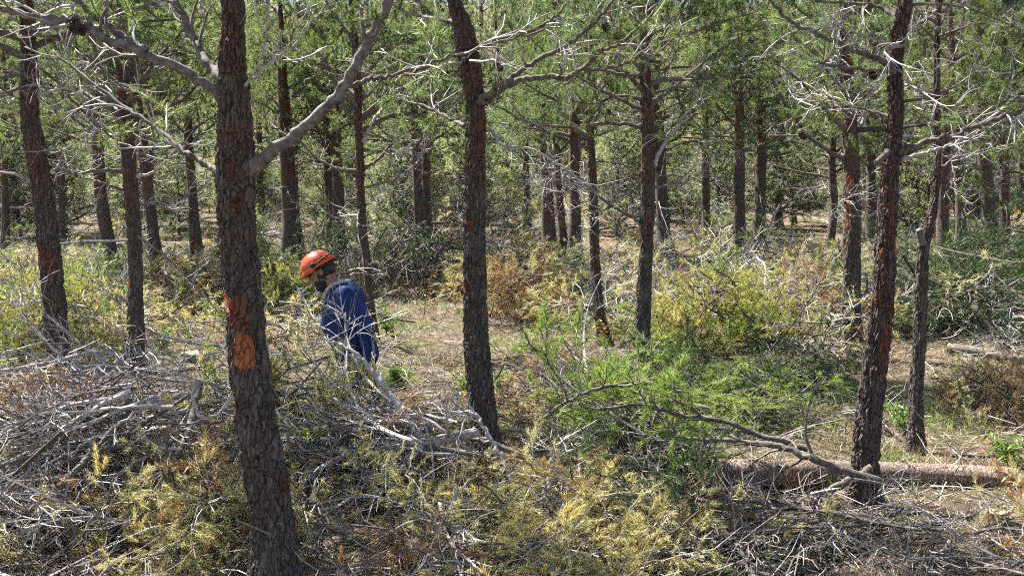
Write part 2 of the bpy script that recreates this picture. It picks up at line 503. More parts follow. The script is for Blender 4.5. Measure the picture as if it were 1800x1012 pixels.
def trunk_mesh(path, rad, seed, sides, rows, amp, matname, wounds=(), flare=0.0):
    """trunk along a curve (4-D spline of centre and radius) with bark plates raised between cracks"""
    rng = np.random.default_rng(seed)
    S = catmull(np.column_stack([path, rad]), rows)
    C, r = S[:, :3], np.maximum(S[:, 3], 0.008)
    ang = np.arange(sides) * 2 * math.pi / sides
    A, Zg = np.meshgrid(ang, C[:, 2])
    rr = np.repeat(r[:, None], sides, 1)
    rr = rr * (1 + lump(A, Zg, seed))
    if flare > 0:
        rr = rr * (1 + flare * np.exp(-np.maximum(Zg, 0) / 0.13) * (0.65 + 0.35 * np.cos(A * 5 + seed) + 0.2 * np.cos(A * 3 + seed * 2)))
    dent = np.zeros_like(A)
    for (wz, wa, ww, wh) in wounds:
        da = np.abs((A - wa + math.pi) % (2 * math.pi) - math.pi) * rr
        q = (da / (ww * 0.58)) ** 3 + (np.abs(Zg - wz) / (wh * 0.58)) ** 3
        dent = np.maximum(dent, np.clip(2.2 - 2 * q, 0, 1))
    if amp > 0:
        rm = float(np.mean(r)); zl, zh = C[:, 2].min(), min(C[:, 2].max(), C[:, 2].min() + 4.5)
        n = int(2 * math.pi * rm * (zh - zl) / (0.028 * 0.11)) + 8
        n = min(n, 900)
        pa = rng.uniform(0, 2 * math.pi, n); pz = rng.uniform(zl, zh, n)
        best1 = np.full(A.shape, 9.0); best2 = np.full(A.shape, 9.0)
        for a0, z0 in zip(pa, pz):
            lo = np.searchsorted(C[:, 2], z0 - 0.25); hi = np.searchsorted(C[:, 2], z0 + 0.25)
            if hi <= lo: continue
            da = np.abs(A[lo:hi] - a0); da = np.minimum(da, 2 * math.pi - da) * rm
            d = np.sqrt(da ** 2 + ((Zg[lo:hi] - z0) * 0.24) ** 2)
            b1 = best1[lo:hi]; b2 = best2[lo:hi]
            nb2 = np.where(d < b1, b1, np.minimum(b2, d))
            best1[lo:hi] = np.minimum(b1, d); best2[lo:hi] = nb2
        e = np.clip((best2 - best1) / 0.012, 0, 1)
        rr = rr + (amp * (e - 0.6) + rng.normal(0, amp * 0.2, A.shape)) * (1 - dent)
    rr = rr - 0.010 * dent * np.minimum(1, rr / 0.08)
    X = C[:, None, 0] + rr * np.cos(A); Yv = C[:, None, 1] + rr * np.sin(A); Zv = np.repeat(C[:, None, 2], sides, 1)
    V = np.stack([X, Yv, Zv], -1).reshape(-1, 3)
    i = np.arange(rows - 1)[:, None]; j = np.arange(sides)[None, :]
    a = i * sides + j; b = i * sides + (j + 1) % sides; c = a + sides; d = b + sides
    Fc = np.concatenate([np.stack([a, b, d], -1).reshape(-1, 3), np.stack([a, d, c], -1).reshape(-1, 3)])
    mb = MB(); mb.add(V, Fc)
    return mb.mesh('trunk', [matname], amp == 0), C, r

def scar_mesh(C, r, z, ang0, w_, h_, matname, seed, tseed, amp):
    """a pruning wound: a dished plate wrapped on the trunk with a raised callus rim"""
    rng = np.random.default_rng(seed)
    nr, na = 7, 26
    V = []; th_ = np.arange(na) * 2 * math.pi / na
    wob = 1 + 0.10 * np.sin(2 * th_ + rng.uniform(0, 6)) + 0.09 * np.sin(3 * th_ + rng.uniform(0, 6)) + 0.05 * np.sin(5 * th_ + rng.uniform(0, 6)) + rng.normal(0, 0.025, na)
    prof = [-0.004, -0.004, -0.003, -0.002, 0.001, 0.0, -0.016]
    for k in range(nr):
        q = [0.02, 0.3, 0.55, 0.75, 0.9, 1.03, 1.18][k]
        for i in range(na):
            a = 2 * math.pi * i / na
            ca, sa = math.cos(a), math.sin(a)
            sx = math.copysign(abs(ca) ** 0.7, ca) * w_ / 2 * q * wob[i]; sz = math.copysign(abs(sa) ** 0.7, sa) * h_ / 2 * q * wob[i]
            zz = z + sz
            cx = np.interp(zz, C[:, 2], C[:, 0]); cy = np.interp(zz, C[:, 2], C[:, 1]); rr = np.interp(zz, C[:, 2], r)
            th = ang0 + sx / rr
            rad = rr * (1 + lump(th, zz, tseed)) + prof[k] * min(1, rr / 0.08) + rng.normal(0, 0.0012)
            V.append((cx + rad * math.cos(th), cy + rad * math.sin(th), zz))
    Fc = []
    for k in range(nr - 1):
        for i in range(na):
            a = k * na + i; b = k * na + (i + 1) % na
            Fc += [(a, b, b + na), (a, b + na, a + na)]
    for i in range(1, na - 1): Fc.append((0, i, i + 1))
    mb = MB(); mb.add(V, Fc)
    return mb.mesh('pruning_scar', [matname], True)

def pine(pts, label, base=None, crown=0, H=7.5, hero=0, seed=0, matname='bark', scars=(), group=None, zc=2.7, cscale=1.0, crot=None, depth=None, crown_on=True):
    """pts: (u, v, width) down the trunk in photo pixels, last one the foot"""
    u0, v0, w0 = pts[-1]
    Y = depth or gdepth(u0, v0)
    foot = at(u0, v0, Y); foot[2] = hz(foot[0], Y)
    t = thing('pine_tree', label, 'tree', foot, group)
    rng = np.random.default_rng(seed + 11)
    path = []; rad = []
    r_base = (0.92 if hero else 1.08) * w0 / 2 / F * Y
    path.append([0, 0, -0.15]); rad.append(r_base * 1.35)
    path.append([0, 0, 0.02]); rad.append(r_base * 1.22)
    for (u, v, wd_) in reversed(pts[:-1]):
        p = at(u, v, Y) - foot
        if p[2] < 0.12: continue
        path.append([p[0], rng.normal(0, 0.015), p[2]]); rad.append((0.94 if hero else 1.12) * wd_ / 2 / F * Y)
    top = path[-1]; rt = rad[-1]
    if H > top[2] + 0.5:
        sl = np.clip((np.array(path[-1]) - np.array(path[-2])) / max(path[-1][2] - path[-2][2], 0.1), -0.12, 0.12)
        for k in (0.25, 0.5, 0.75, 1.0):
            dz = (H - top[2]) * k
            path.append([top[0] + sl[0] * dz * 0.7 + rng.normal(0, 0.03), rng.normal(0, 0.04), top[2] + dz])
            rad.append(rt * (1 - k) + 0.012 * k)
    wounds = []
    pa_, ra_ = np.array(path), np.array(rad)
    for sc_ in scars:
        p = at(sc_[0], sc_[1], Y) - foot
        cx = np.interp(p[2], pa_[:, 2], pa_[:, 0]); rr = np.interp(p[2], pa_[:, 2], ra_)
        wounds.append((p[2], -math.pi / 2 + math.asin(np.clip((p[0] - cx) / rr, -0.8, 0.8)), sc_[2] / F * Y, sc_[3] / F * Y))
    if hero:
        me, C, r = trunk_mesh(path, rad, seed, 84 if hero > 1 else 48, 370 if hero > 1 else 230, 0.013 if hero > 1 else 0.010, matname, wounds, 0.22)
    else:
        me, C, r = trunk_mesh(path, rad, seed, 14, 60, 0, matname, wounds, 0.3)
    obj('trunk', me, t)
    if crown_on:
        c = obj('crown', CROWNS[crown % len(CROWNS)], t)
        zc = max(zc, 0.5)
        c.location = (np.interp(zc, C[:, 2], C[:, 0]), np.interp(zc, C[:, 2], C[:, 1]), zc)
        c.rotation_euler = (0, 0, crot if crot is not None else rng.uniform(0, 6.28))
        s = (H - zc) / 5.0 * cscale
        c.scale = (s, s, (H - zc) / 5.0)
    for k, (wz, wa, ww, wh) in enumerate(wounds):
        mat = scars[k][4] if len(scars[k]) > 4 else 'scar'
        obj('pruning_scar', scar_mesh(C, r, wz, wa, ww, wh, mat, seed * 7 + k, seed, 0), t)
    return t, foot, Y, C, r

def px_branch(tree, pts, w0, w1, n1=6, l1=0.5, n2=4, l2=0.2, mats=('limb', 'twig'), leaf='green', needle_p=0.8, seed=1, per=26, start=0.35, flat=0.7, up=0.04, name='branch', ndl=(0.075, 0.0026), tw_r=0.0035, jit=0.14):
    """a limb of a tree along photo pixels (u, v, offset in depth from the trunk)"""
    t, foot, Y, C, r = tree
    rng = np.random.default_rng(seed)
    P = np.array([at(u, v, Y + dy) - foot for (u, v, dy) in pts])
    path = catmull(P, max(20, 7 * len(pts)))
    path[1:] += rng.normal(0, min(0.006, 0.008 * np.linalg.norm(path[-1] - path[0])), (len(path) - 1, 3))
    wd = Wood(); tuf = []; mb = MB()
    spray(rng, wd, tuf, path, 0.88 * w0 / 2 / F * Y, 0.85 * w1 / 2 / F * Y, n1, l1, n2, l2, (0, 1), start, flat, up, tuft_n=3, sides=12, tw_r=tw_r, needle_p=needle_p, jit=jit, collar=0.7)
    wd.flush(mb)
    b = obj(name, mb.mesh('branch', list(mats), True), t)
    if tuf:
        nb = MB(); needles(rng, nb, tuf, per, ndl[0], ndl[1], 0, 0.75)
        obj('needles', nb.mesh('needles', [leaf]), b)
    return b

# ------------------------------------------------------------------ the pines, nearest first
A = pine([(405, 0, 39), (408, 90, 43), (410, 180, 54), (414, 290, 66), (417, 400, 66), (422, 480, 67), (432, 560, 70), (443, 660, 75), (456, 760, 80), (472, 850, 84), (481, 950, 86), (484, 1065, 96)],
         'largest leaning pine trunk in left foreground with orange pruning scars', H=7.2, hero=2, seed=3, crown=0, zc=3.8, cscale=0.6,
         scars=[(421, 360, 17, 24, 'scar_red'), (400, 532, 28, 34), (428, 548, 44, 52, 'scar_red'), (441, 612, 34, 62), (421, 709, 26, 24, 'scar_red'), (506, 850, 12, 30, 'scar_red'), (410, 300, 18, 30, 'scar_red')])
B = pine([(795, -20, 24), (812, 40, 32), (824, 100, 38), (835, 180, 35), (836, 250, 37), (834, 340, 40), (834, 450, 43), (836, 550, 46), (840, 640, 49), (850, 740, 51), (860, 835, 53)],
         'tall centre pine trunk right of the worker in blue', H=7.6, hero=2, seed=8, crown=1, zc=3.8, cscale=0.55,
         scars=[(826, 395, 14, 24, 'scar_red'), (848, 240, 18, 60, 'scar_red'), (822, 505, 8, 26, 'scar_red')])
D = pine([(1592, -10, 26), (1583, 60, 24), (1577, 130, 25), (1574, 200, 27), (1570, 260, 31), (1563, 340, 35), (1556, 430, 37), (1548, 530, 39), (1538, 640, 41), (1526, 750, 46), (1519, 830, 48), (1517, 890, 54)],
         'slender reddish pine trunk in front of the felled log at right', H=7.0, hero=2, seed=14, crown=2, zc=3.4, cscale=0.85, matname='bark_red',
         scars=[(1547, 447, 12, 26, 'scar_red'), (1564, 395, 14, 60, 'scar_red'), (1556, 545, 12, 26, 'scar_red'), (1546, 600, 14, 60, 'scar_red'), (1544, 450, 8, 16, 'scar_red')])
E = pine([(44, 0, 24), (48, 90, 26), (55, 200, 31), (64, 270, 35), (75, 340, 37), (88, 450, 40), (96, 560, 42), (107, 670, 46), (118, 765, 52)],
         'leaning brown pine trunk at the far left edge', H=7.4, hero=2, seed=21, crown=3, zc=3.0, cscale=0.8,
         scars=[(70, 300, 12, 20, 'scar_red'), (97, 465, 14, 40, 'scar_red'), (78, 440, 14, 24, 'scar_red')])
S = pine([(1648, 270, 12), (1645, 340, 14), (1636, 390, 19), (1624, 440, 21), (1620, 520, 22), (1615, 620, 24), (1611, 710, 25), (1609, 795, 27)],
         'thin dark pine stem with a sawn fork right of the reddish trunk', H=5.4, hero=1, seed=33, crown=4, zc=3.2, cscale=0.6)
C_ = pine([(1130, 0, 20), (1134, 90, 20), (1136, 180, 20), (1139, 260, 25), (1139, 340, 26), (1136, 430, 26), (1132, 510, 29), (1129, 580, 32), (1127, 634, 36)],
          'straight pine trunk standing right of centre above the green bough', H=7.8, hero=1, seed=41, crown=4, zc=2.8, cscale=0.7, scars=[(1120, 500, 7, 20, 'scar_red'), (1141, 395, 8, 30, 'scar_red')])
Fp = pine([(213, 60, 20), (216, 150, 22), (224, 250, 25), (232, 340, 26), (236, 440, 27), (237, 540, 29), (237, 650, 34)],
          'dark pine trunk between the leftmost trunk and the largest pine', H=7.6, hero=1, seed=52, crown=5, zc=2.6, cscale=0.85, scars=[(228, 495, 9, 22, 'scar_red')])
Q = pine([(1488, 120, 24), (1492, 200, 27), (1496, 290, 30), (1499, 380, 31), (1497, 470, 31), (1498, 560, 34), (1500, 622, 40)],
         'pine trunk with bare orange strip behind the reddish slender trunk', H=7.8, hero=1, seed=63, crown=0, zc=2.6, cscale=0.9, scars=[(1487, 375, 9, 56), (1489, 330, 8, 40)])  # orange strips paint the sunlight along the trunk's left edge
Lp = pine([(628, 120, 13), (630, 200, 14), (633, 300, 15), (636, 390, 17), (642, 450, 17), (647, 520, 18), (655, 602, 22)],
          'slim crooked pine trunk directly behind the worker in blue', H=7.2, hero=1, seed=71, crown=1, zc=2.7, cscale=0.8, matname='bark_red', scars=[(634, 470, 5, 26)])  # narrow orange patch on the left edge of the trunk
Np = pine([(1036, 190, 13), (1040, 280, 15), (1044, 380, 17), (1046, 460, 17), (1052, 540, 19), (1064, 608, 24)],
          'slim pine trunk with a kinked foot left of the straight trunk', H=7.2, hero=1, seed=75, crown=2, zc=2.7, cscale=0.8, matname='bark_red')

mid = [
 ([(163, 170, 16), (172, 260, 18), (178, 350, 19), (194, 440, 21), (212, 505, 24)], 'dark pine trunk leaning left above the yellow heap', 4),
 ([(243, 200, 15), (254, 280, 17), (264, 360, 17), (272, 430, 19), (288, 512, 24)], 'dark curved pine trunk just right of the second trunk', 5),
 ([(328, 180, 12), (334, 280, 14), (341, 380, 16), (348, 482, 22)], 'red barked pine trunk close left of the largest pine', 2),
 ([(500, 200, 20), (505, 290, 23), (510, 370, 28), (515, 462, 36)], 'stout dark pine trunk left of the orange helmet', 3),
 ([(574, 200, 12), (577, 290, 13), (580, 370, 14), (582, 456, 17)], 'left one of the paired trunks above the orange helmet', 0),
 ([(589, 210, 15), (593, 290, 16), (595, 370, 18), (597, 462, 22)], 'right one of the paired trunks above the orange helmet', 1),
 ([(729, 200, 13), (732, 290, 14), (737, 380, 15), (741, 498, 18)], 'left stem of the twin pine before the dark brush heap', 4),
 ([(747, 200, 12), (749, 290, 13), (751, 380, 13), (752, 490, 16)], 'right stem of the twin pine before the dark brush heap', 5),
 ([(955, 190, 16), (959, 280, 18), (963, 370, 19), (967, 446, 22)], 'leftmost trunk of the clump right of the centre pine', 0),
 ([(978, 250, 11), (982, 330, 12), (988, 400, 13), (990, 452, 16)], 'thinnest trunk in the clump right of the centre pine', 2),
 ([(1010, 160, 16), (1010, 260, 18), (1011, 360, 18), (1010, 464, 23)], 'straightest dark trunk in the clump right of the centre pine', 3),
 ([(1158, 240, 18), (1162, 330, 19), (1166, 400, 22), (1169, 446, 28)], 'dark trunk half hidden behind the straight pine', 1),
 ([(1239, 200, 11), (1240, 290, 12), (1241, 370, 13), (1242, 434, 15)], 'thin trunk at the left end of the middle right row', 4),
 ([(1299, 180, 15), (1300, 270, 16), (1300, 360, 16), (1299, 448, 20)], 'upright trunk behind the yellow green heap', 0),
 ([(1338, 190, 14), (1338, 280, 16), (1336, 370, 17), (1334, 444, 21)], 'trunk with rough bark above the drooping white twigs', 5),
 ([(1528, 170, 13), (1531, 260, 15), (1532, 350, 16), (1533, 430, 19)], 'trunk seen between the orange strip pine and the reddish trunk', 3),
 ([(1663, 200, 15), (1661, 290, 18), (1659, 390, 19), (1658, 496, 23)], 'dark upright trunk behind the forked thin stem', 1),
 ([(1682, 190, 12), (1685, 280, 14), (1688, 370, 15), (1691, 450, 19)], 'trunk just right of the dark upright trunk', 2),
 ([(1722, 180, 17), (1730, 270, 19), (1739, 370, 21), (1747, 466, 26)], 'thickest of the leaning trunks near the right edge', 4),
 ([(1763, 180, 11), (1765, 270, 13), (1766, 360, 14), (1767, 452, 17)], 'thin trunk beside the thick leaning trunk at right', 0),
 ([(1797, 200, 9), (1796, 290, 10), (1795, 400, 13)], 'thin trunk at the very right edge', 3),
 ([(1257, 220, 9), (1258, 300, 10), (1259, 396, 12)], 'far thin trunk left in the middle right row', 2),
 ([(1272, 220, 10), (1272, 300, 11), (1273, 398, 14)], 'far reddish trunk in the middle right row', 5),
 ([(1368, 220, 8), (1368, 300, 9), (1369, 396, 11)], 'far thin trunk right of the rough barked trunk', 1),
 ([(1392, 220, 8), (1393, 300, 9), (1394, 390, 10)], 'farthest thin trunk before the orange strip pine', 0),
 ([(1462, 200, 8), (1463, 300, 9), (1464, 400, 10)], 'slender far stem left of the orange strip pine', 4),
 ([(1606, 200, 10), (1607, 300, 11), (1608, 398, 13)], 'far reddish trunk between reddish trunk and forked stem', 2),
 ([(108, 220, 8), (108, 330, 9), (109, 460, 11)], 'thin grey stem right of the leftmost trunk', 3),
 ([(8, 220, 9), (9, 320, 10), (10, 440, 12)], 'thin stem at the very left edge', 1),
 ([(760, 230, 6), (761, 320, 6), (762, 410, 8)], 'thin sapling stem right of the twin pine', 2),
 ([(922, 200, 9), (925, 300, 9), (928, 400, 11)], 'slender stem between centre pine and the clump', 0),
 ([(668, 200, 9), (670, 300, 9), (672, 400, 12)], 'thin far stem right of the crooked trunk', 5),
 ([(455, 200, 9), (457, 300, 10), (459, 410, 12)], 'thin far stem right of the largest pine', 3),
]
MID = []
MSC = {2: [(343, 430, 10, 26, 'scar_red'), (338, 380, 8, 20, 'scar_red')], 6: [(733, 436, 8, 14, 'scar'), (741, 470, 8, 20, 'scar_red')], 26: [(1607, 370, 8, 22, 'scar')], 20: [(1795, 340, 6, 22, 'scar_red')]}
for k, (pts, lab, cr) in enumerate(mid):
    rg = random.Random(k)
    MID.append(pine(pts, lab, crown=cr, H=rg.uniform(6.8, 8.6), seed=200 + k, zc=rg.uniform(2.1, 2.7), matname='bark_red' if k % 3 == 1 else 'bark', cscale=rg.uniform(0.75, 0.95), scars=MSC.get(k, ())))
# background pines: generic trees further back, copies that share their meshes
def proto_tree(k):
    rng = np.random.default_rng(500 + k)
    H = [7.6, 8.4, 6.9, 8.0][k]
    path = [[0, 0, -0.3], [0, 0, 0.05]] + [[rng.normal(0, 0.06), rng.normal(0, 0.06), z] for z in (1.2, 2.4, 3.8, 5.4)] + [[0, 0, H]]
    rad = [0.17, 0.15, 0.125, 0.115, 0.1, 0.06, 0.012]
    me, C, r = trunk_mesh(path, rad, 500 + k, 12, 40, 0, 'bark')
    return me, H
PROT = [proto_tree(k) for k in range(4)]

def bg_tree(x, y, k, s, rz, label, group):
    me, H = PROT[k % 4]
    t = thing('pine_tree', label, 'tree', (x, y, hz(x, y)), group, (0, 0, rz), s)
    obj('trunk', me, t)
    zc = [1.6, 2.0, 1.0, 1.8][k % 4]
    if y > 40:
        c = obj('crown', FARC[int(rz * 10) % 3], t); zc = 0.3
    else:
        c = obj('crown', CROWNS[(k * 5 + int(rz * 10)) % 4], t)
    c.location = (0, 0, zc)
    c.scale = (1.1, 1.1, (H - zc) / 5.0)
    return t

REFS = [(70, 'the leftmost trunk'), (235, 'the second trunk'), (350, 'the red barked trunk'), (430, 'the largest pine'), (515, 'the stout dark trunk'), (588, 'the paired trunks'), (650, 'the crooked trunk'), (745, 'the twin pine'), (835, 'the centre pine'), (965, 'the trunk clump'), (1045, 'the kinked trunk'), (1132, 'the straight pine'), (1242, 'the thin row trunk'), (1300, 'the upright trunk'), (1336, 'the rough barked trunk'), (1400, 'the farthest thin trunk'), (1497, 'the orange strip pine'), (1560, 'the reddish trunk'), (1622, 'the forked stem'), (1690, 'the dark upright trunk'), (1745, 'the thick leaning trunk')]
def where_px(x, y):
    u = 900 + F * x / y
    if u < 20: return 'near the left picture edge'
    if u > 1780: return 'near the right picture edge'
    r_ = min(REFS, key=lambda q: abs(q[0] - u))
    d = u - r_[0]
    return ('seen behind ' if abs(d) < 14 else 'seen left of ' if d < 0 else 'seen right of ') + r_[1]

rg = random.Random(77)
placed = []
def far_ok(x, y, md):
    for (a, b) in placed:
        if (a - x) ** 2 + (b - y) ** 2 < md * md:
            return False
    return True
n_bg = 0
tries = 0
while n_bg < 140 and tries < 9000:
    tries += 1
    y = 28 + 12 * rg.random() if n_bg < 9 else 45 + 41 * rg.random() ** 1.25 if n_bg < 118 else rg.uniform(82, 97)
    x = rg.uniform(-0.6, 0.58) * y
    if not far_ok(x, y, 2.3 + 0.02 * y):
        continue
    placed.append((x, y)); n_bg += 1
    if y < 45:
        lab, gr = 'pine with thin trunk in the shaded wood behind the clearing', 'pines in the wood behind the clearing'
    else:
        lab, gr = 'far pine crown closing the view on the rising ground', 'far pines on the rising ground'
    lab = ('thin pine behind the clearing ' if y < 45 else 'nearer far pine crown ' if y < 62 else 'farthest pine crown ') + where_px(x, y)
    bg_tree(x, y, rg.randrange(4), rg.uniform(0.85, 1.2), rg.uniform(0, 6.28), lab, gr)

for (x, y, k) in ((-1.0, 66, 1), (0.6, 74, 0), (-2.4, 78, 3), (-0.6, 84, 1), (-4.2, 70, 0)):
    bg_tree(x, y, k, 1.25, x + 5, 'tall far pine crown ' + where_px(x, y), 'far pines on the rising ground')

# young bushy pines filling the space between the far trunks
STEM = trunk_mesh([[0, 0, -0.2], [0, 0, 0.05], [0.02, 0, 0.9], [0, 0.02, 1.8], [0, 0, 2.5]], [0.05, 0.045, 0.035, 0.02, 0.006], 5, 8, 20, 0, 'bark')[0]
tries = n_y = 0
pl2 = []
while n_y < 108 and tries < 4000:
    tries += 1
    y = 30.5 + 19 * rg.random()
    x = rg.uniform(-0.56, 0.56) * y
    if any((a - x) ** 2 + (b - y) ** 2 < 1.9 for a, b in pl2):
        continue
    pl2.append((x, y)); n_y += 1
    t = thing('young_pine', ('nearer' if y < 38 else 'farther') + ' bushy young pine ' + where_px(x, y), 'tree', (x, y, hz(x, y)), 'young pines among the far trunks', (0, 0, rg.uniform(0, 6.28)), rg.uniform(0.8, 1.6))
    obj('trunk', STEM, t)
    c = obj('crown', YOUNG[n_y % 2], t); c.location = (0, 0, 0.05)

# ------------------------------------------------------------------ visible limbs of the near pines
px_branch(A, [(436, 302, 0.0), (480, 266, -0.05), (545, 215, -0.1), (598, 160, -0.15), (640, 85, -0.2), (668, 30, -0.25), (700, -30, -0.3)], 25, 17, n1=4, l1=0.5, n2=4, seed=1, start=0.6, mats=('palelimb', 'twig'))
px_branch(A, [(603, 158, -0.15), (650, 140, -0.1), (700, 132, 0.0), (780, 105, 0.1), (850, 82, 0.15), (960, 50, 0.2)], 9, 4, n1=9, l1=0.35, n2=4, seed=2, needle_p=0.3)
px_branch(A, [(404, 192, 0.05), (380, 165, 0.0), (330, 128, -0.05), (250, 92, -0.1), (185, 68, -0.15), (140, 40, -0.2), (70, 30, -0.2), (-30, 8, -0.25)], 22, 12, n1=8, l1=0.4, n2=4, seed=3, needle_p=0.4, mats=('palelimb', 'twig'))
px_branch(A, [(255, 92, -0.1), (210, 60, -0.1), (160, 22, -0.12), (110, -20, -0.15)], 15, 11, n1=4, l1=0.35, seed=4, needle_p=0.5)
px_branch(A, [(385, 304, 0.05), (350, 280, 0.1), (320, 262, 0.15), (250, 208, 0.3), (170, 150, 0.45), (90, 90, 0.6)], 13, 5, n1=10, l1=0.45, n2=4, seed=5, needle_p=0.35)
px_branch(A, [(398, 150, 0.1), (365, 110, 0.25), (335, 60, 0.4), (305, -10, 0.5)], 20, 15, n1=6, l1=0.4, seed=6, needle_p=0.35)
px_branch(A, [(428, 155, 0.0), (455, 112, -0.1), (468, 60, -0.15), (472, -10, -0.2)], 5, 3, n1=4, l1=0.2, n2=3, l2=.12, mats=('twig', 'twig'), seed=7, needle_p=0.0)
px_branch(A, [(430, 152, 0.0), (470, 118, -0.1), (510, 85, -0.2), (552, 28, -0.25)], 6, 3, n1=7, l1=0.25, n2=3, l2=.14, mats=('twig', 'twig'), seed=8, needle_p=0.0)
px_branch(B, [(850, 180, -0.05), (890, 152, -0.1), (930, 137, -0.15), (1000, 135, -0.2), (1032, 112, -0.2), (1062, 88, -0.25), (1100, 70, -0.3), (1150, 20, -0.3)], 14, 5, n1=9, l1=0.5, seed=12, needle_p=0.6)
px_branch(B, [(1015, 125, -0.2), (1080, 118, -0.2), (1120, 98, -0.2), (1165, 62, -0.2), (1200, 25, -0.2)], 6, 4, n1=6, l1=0.4, seed=13, needle_p=0.5)
px_branch(B, [(845, 178, -0.08), (880, 150, -0.2), (930, 115, -0.3), (985, 85, -0.4), (1040, 45, -0.5), (1090, -10, -0.6)], 12, 5, n1=9, l1=0.45, seed=14, needle_p=0.7)
px_branch(B, [(836, 85, 0), (880, 68, 0.05), (940, 52, 0.1), (975, 30, 0.1), (1005, -10, 0.15)], 10, 5, n1=8, l1=0.5, seed=15, needle_p=0.6)
px_branch(B, [(822, 92, 0), (780, 105, 0.1), (720, 130, 0.2), (650, 140, 0.35)], 9, 4, n1=8, l1=0.4, seed=16, needle_p=0.3)
px_branch(B, [(818, 222, 0.0), (790, 208, 0.2), (750, 188, 0.4), (700, 175, 0.6)], 8, 4, n1=7, l1=0.4, seed=17, needle_p=0.2)
px_branch(B, [(856, 228, 0), (872, 240, -0.05), (880, 254, -0.1), (930, 262, -0.1), (985, 290, -0.1), (1040, 338, -0.1)], 7, 4, n1=7, l1=0.35, mats=('twig', 'twig'), seed=18, needle_p=0.0)
px_branch(B, [(806, 45, 0), (770, 30, 0.1), (720, -10, 0.2)], 10, 6, n1=6, l1=0.5, seed=19, needle_p=0.8)
px_branch(C_, [(1128, 135, 0), (1090, 130, 0.0), (1040, 124, 0.1), (990, 150, 0.2)], 9, 4, n1=7, l1=0.5, seed=20, needle_p=0.5)
px_branch(C_, [(1128, 173, 0), (1080, 170, 0.0), (1045, 182, 0.1), (1000, 175, 0.2)], 7, 4, n1=7, l1=0.5, seed=21, needle_p=0.3)
px_branch(C_, [(1128, 222, 0), (1070, 217, 0.0), (1010, 225, 0.1), (930, 215, 0.2), (880, 190, 0.2)], 8, 4, n1=9, l1=0.5, seed=22, needle_p=0.2)
px_branch(C_, [(1126, 388, 0), (1090, 370, 0.1), (1060, 350, 0.2), (1000, 300, 0.4), (930, 258, 0.5)], 8, 4, n1=8, l1=0.5, seed=23, needle_p=0.1)
px_branch(C_, [(1148, 290, 0), (1170, 250, -0.1), (1195, 215, -0.2), (1230, 170, -0.3)], 9, 4, n1=7, l1=0.5, mats=('twig', 'twig'), seed=24, needle_p=0.1)
px_branch(C_, [(1143, 60, 0), (1180, 45, -0.1), (1220, 10, -0.2)], 8, 5, n1=7, l1=0.5, seed=25, needle_p=0.9)
px_branch(D, [(1582, 268, 0), (1630, 248, -0.05), (1680, 238, -0.1), (1735, 215, -0.15), (1800, 193, -0.2), (1840, 185, -0.2)], 13, 6, n1=9, l1=0.4, seed=26, needle_p=0.35)
px_branch(D, [(1720, 222, -0.12), (1750, 200, -0.1), (1790, 165, -0.1), (1830, 130, -0.1)], 8, 4, n1=6, l1=0.4, seed=27, needle_p=0.4)
px_branch(D, [(1584, 282, 0), (1630, 268, 0.05), (1680, 252, 0.1), (1715, 232, 0.15)], 9, 5, n1=6, l1=0.35, mats=('twig', 'twig'), seed=28, needle_p=0.1)
px_branch(D, [(1572, 118, 0), (1540, 102, 0.0), (1500, 88, 0.05), (1440, 62, 0.1), (1385, 35, 0.15), (1350, -5, 0.2)], 13, 6, n1=10, l1=0.45, seed=29, needle_p=0.5)
px_branch(D, [(1570, 126, 0), (1530, 124, -0.1), (1480, 118, -0.15), (1430, 108, -0.2)], 9, 4, n1=8, l1=0.35, seed=30, needle_p=0.4)
px_branch(D, [(1580, 35, 0), (1550, 14, 0.1), (1500, 6, 0.15), (1420, 2, 0.2)], 9, 5, n1=7, l1=0.4, seed=31, needle_p=0.8)
px_branch(D, [(1570, 205, 0), (1530, 196, 0.1), (1480, 180, 0.15), (1445, 165, 0.2)], 7, 3, n1=7, l1=0.35, seed=32, needle_p=0.2)
px_branch(D, [(1562, 268, 0), (1548, 278, -0.1), (1540, 288, -0.2)], 12, 9, n1=0, seed=33, name='branch_stub', mats=('limb', 'cut'))
px_branch(Q, [(1485, 280, 0), (1450, 262, 0), (1415, 232, 0.1), (1385, 190, 0.1), (1350, 130, 0.2), (1325, 105, 0.2)], 9, 5, n1=9, l1=0.5, seed=34, needle_p=0.3)
px_branch(Q, [(1505, 250, 0), (1520, 200, 0.1), (1525, 150, 0.1), (1540, 90, 0.2)], 8, 5, n1=7, l1=0.5, mats=('twig', 'twig'), seed=35, needle_p=0.3)
px_branch(E, [(42, 150, 0), (20, 160, 0.0), (-20, 168, 0)], 6, 4, n1=5, l1=0.4, seed=36, needle_p=0.7)
px_branch(E, [(62, 168, 0), (100, 158, -0.1), (140, 145, -0.2)], 6, 3, n1=6, l1=0.4, mats=('twig', 'twig'), seed=37, needle_p=0.1)
px_branch(E, [(56, 60, 0), (100, 70, 0), (160, 105, 0.1), (210, 150, 0.2)], 8, 4, n1=9, l1=0.4, seed=38, needle_p=0.5)
px_branch(E, [(52, 110, 0), (90, 135, 0.1), (140, 190, 0.2), (200, 245, 0.3)], 7, 4, n1=9, l1=0.4, seed=39, needle_p=0.2)
px_branch(Fp, [(222, 300, 0), (180, 300, 0.0), (130, 302, 0.1), (100, 292, 0.2)], 9, 5, n1=9, l1=0.4, seed=40, needle_p=0.1)
px_branch(Fp, [(222, 335, 0), (190, 325, 0), (150, 312, 0.1)], 8, 4, n1=6, l1=0.4, seed=41, needle_p=0.0)
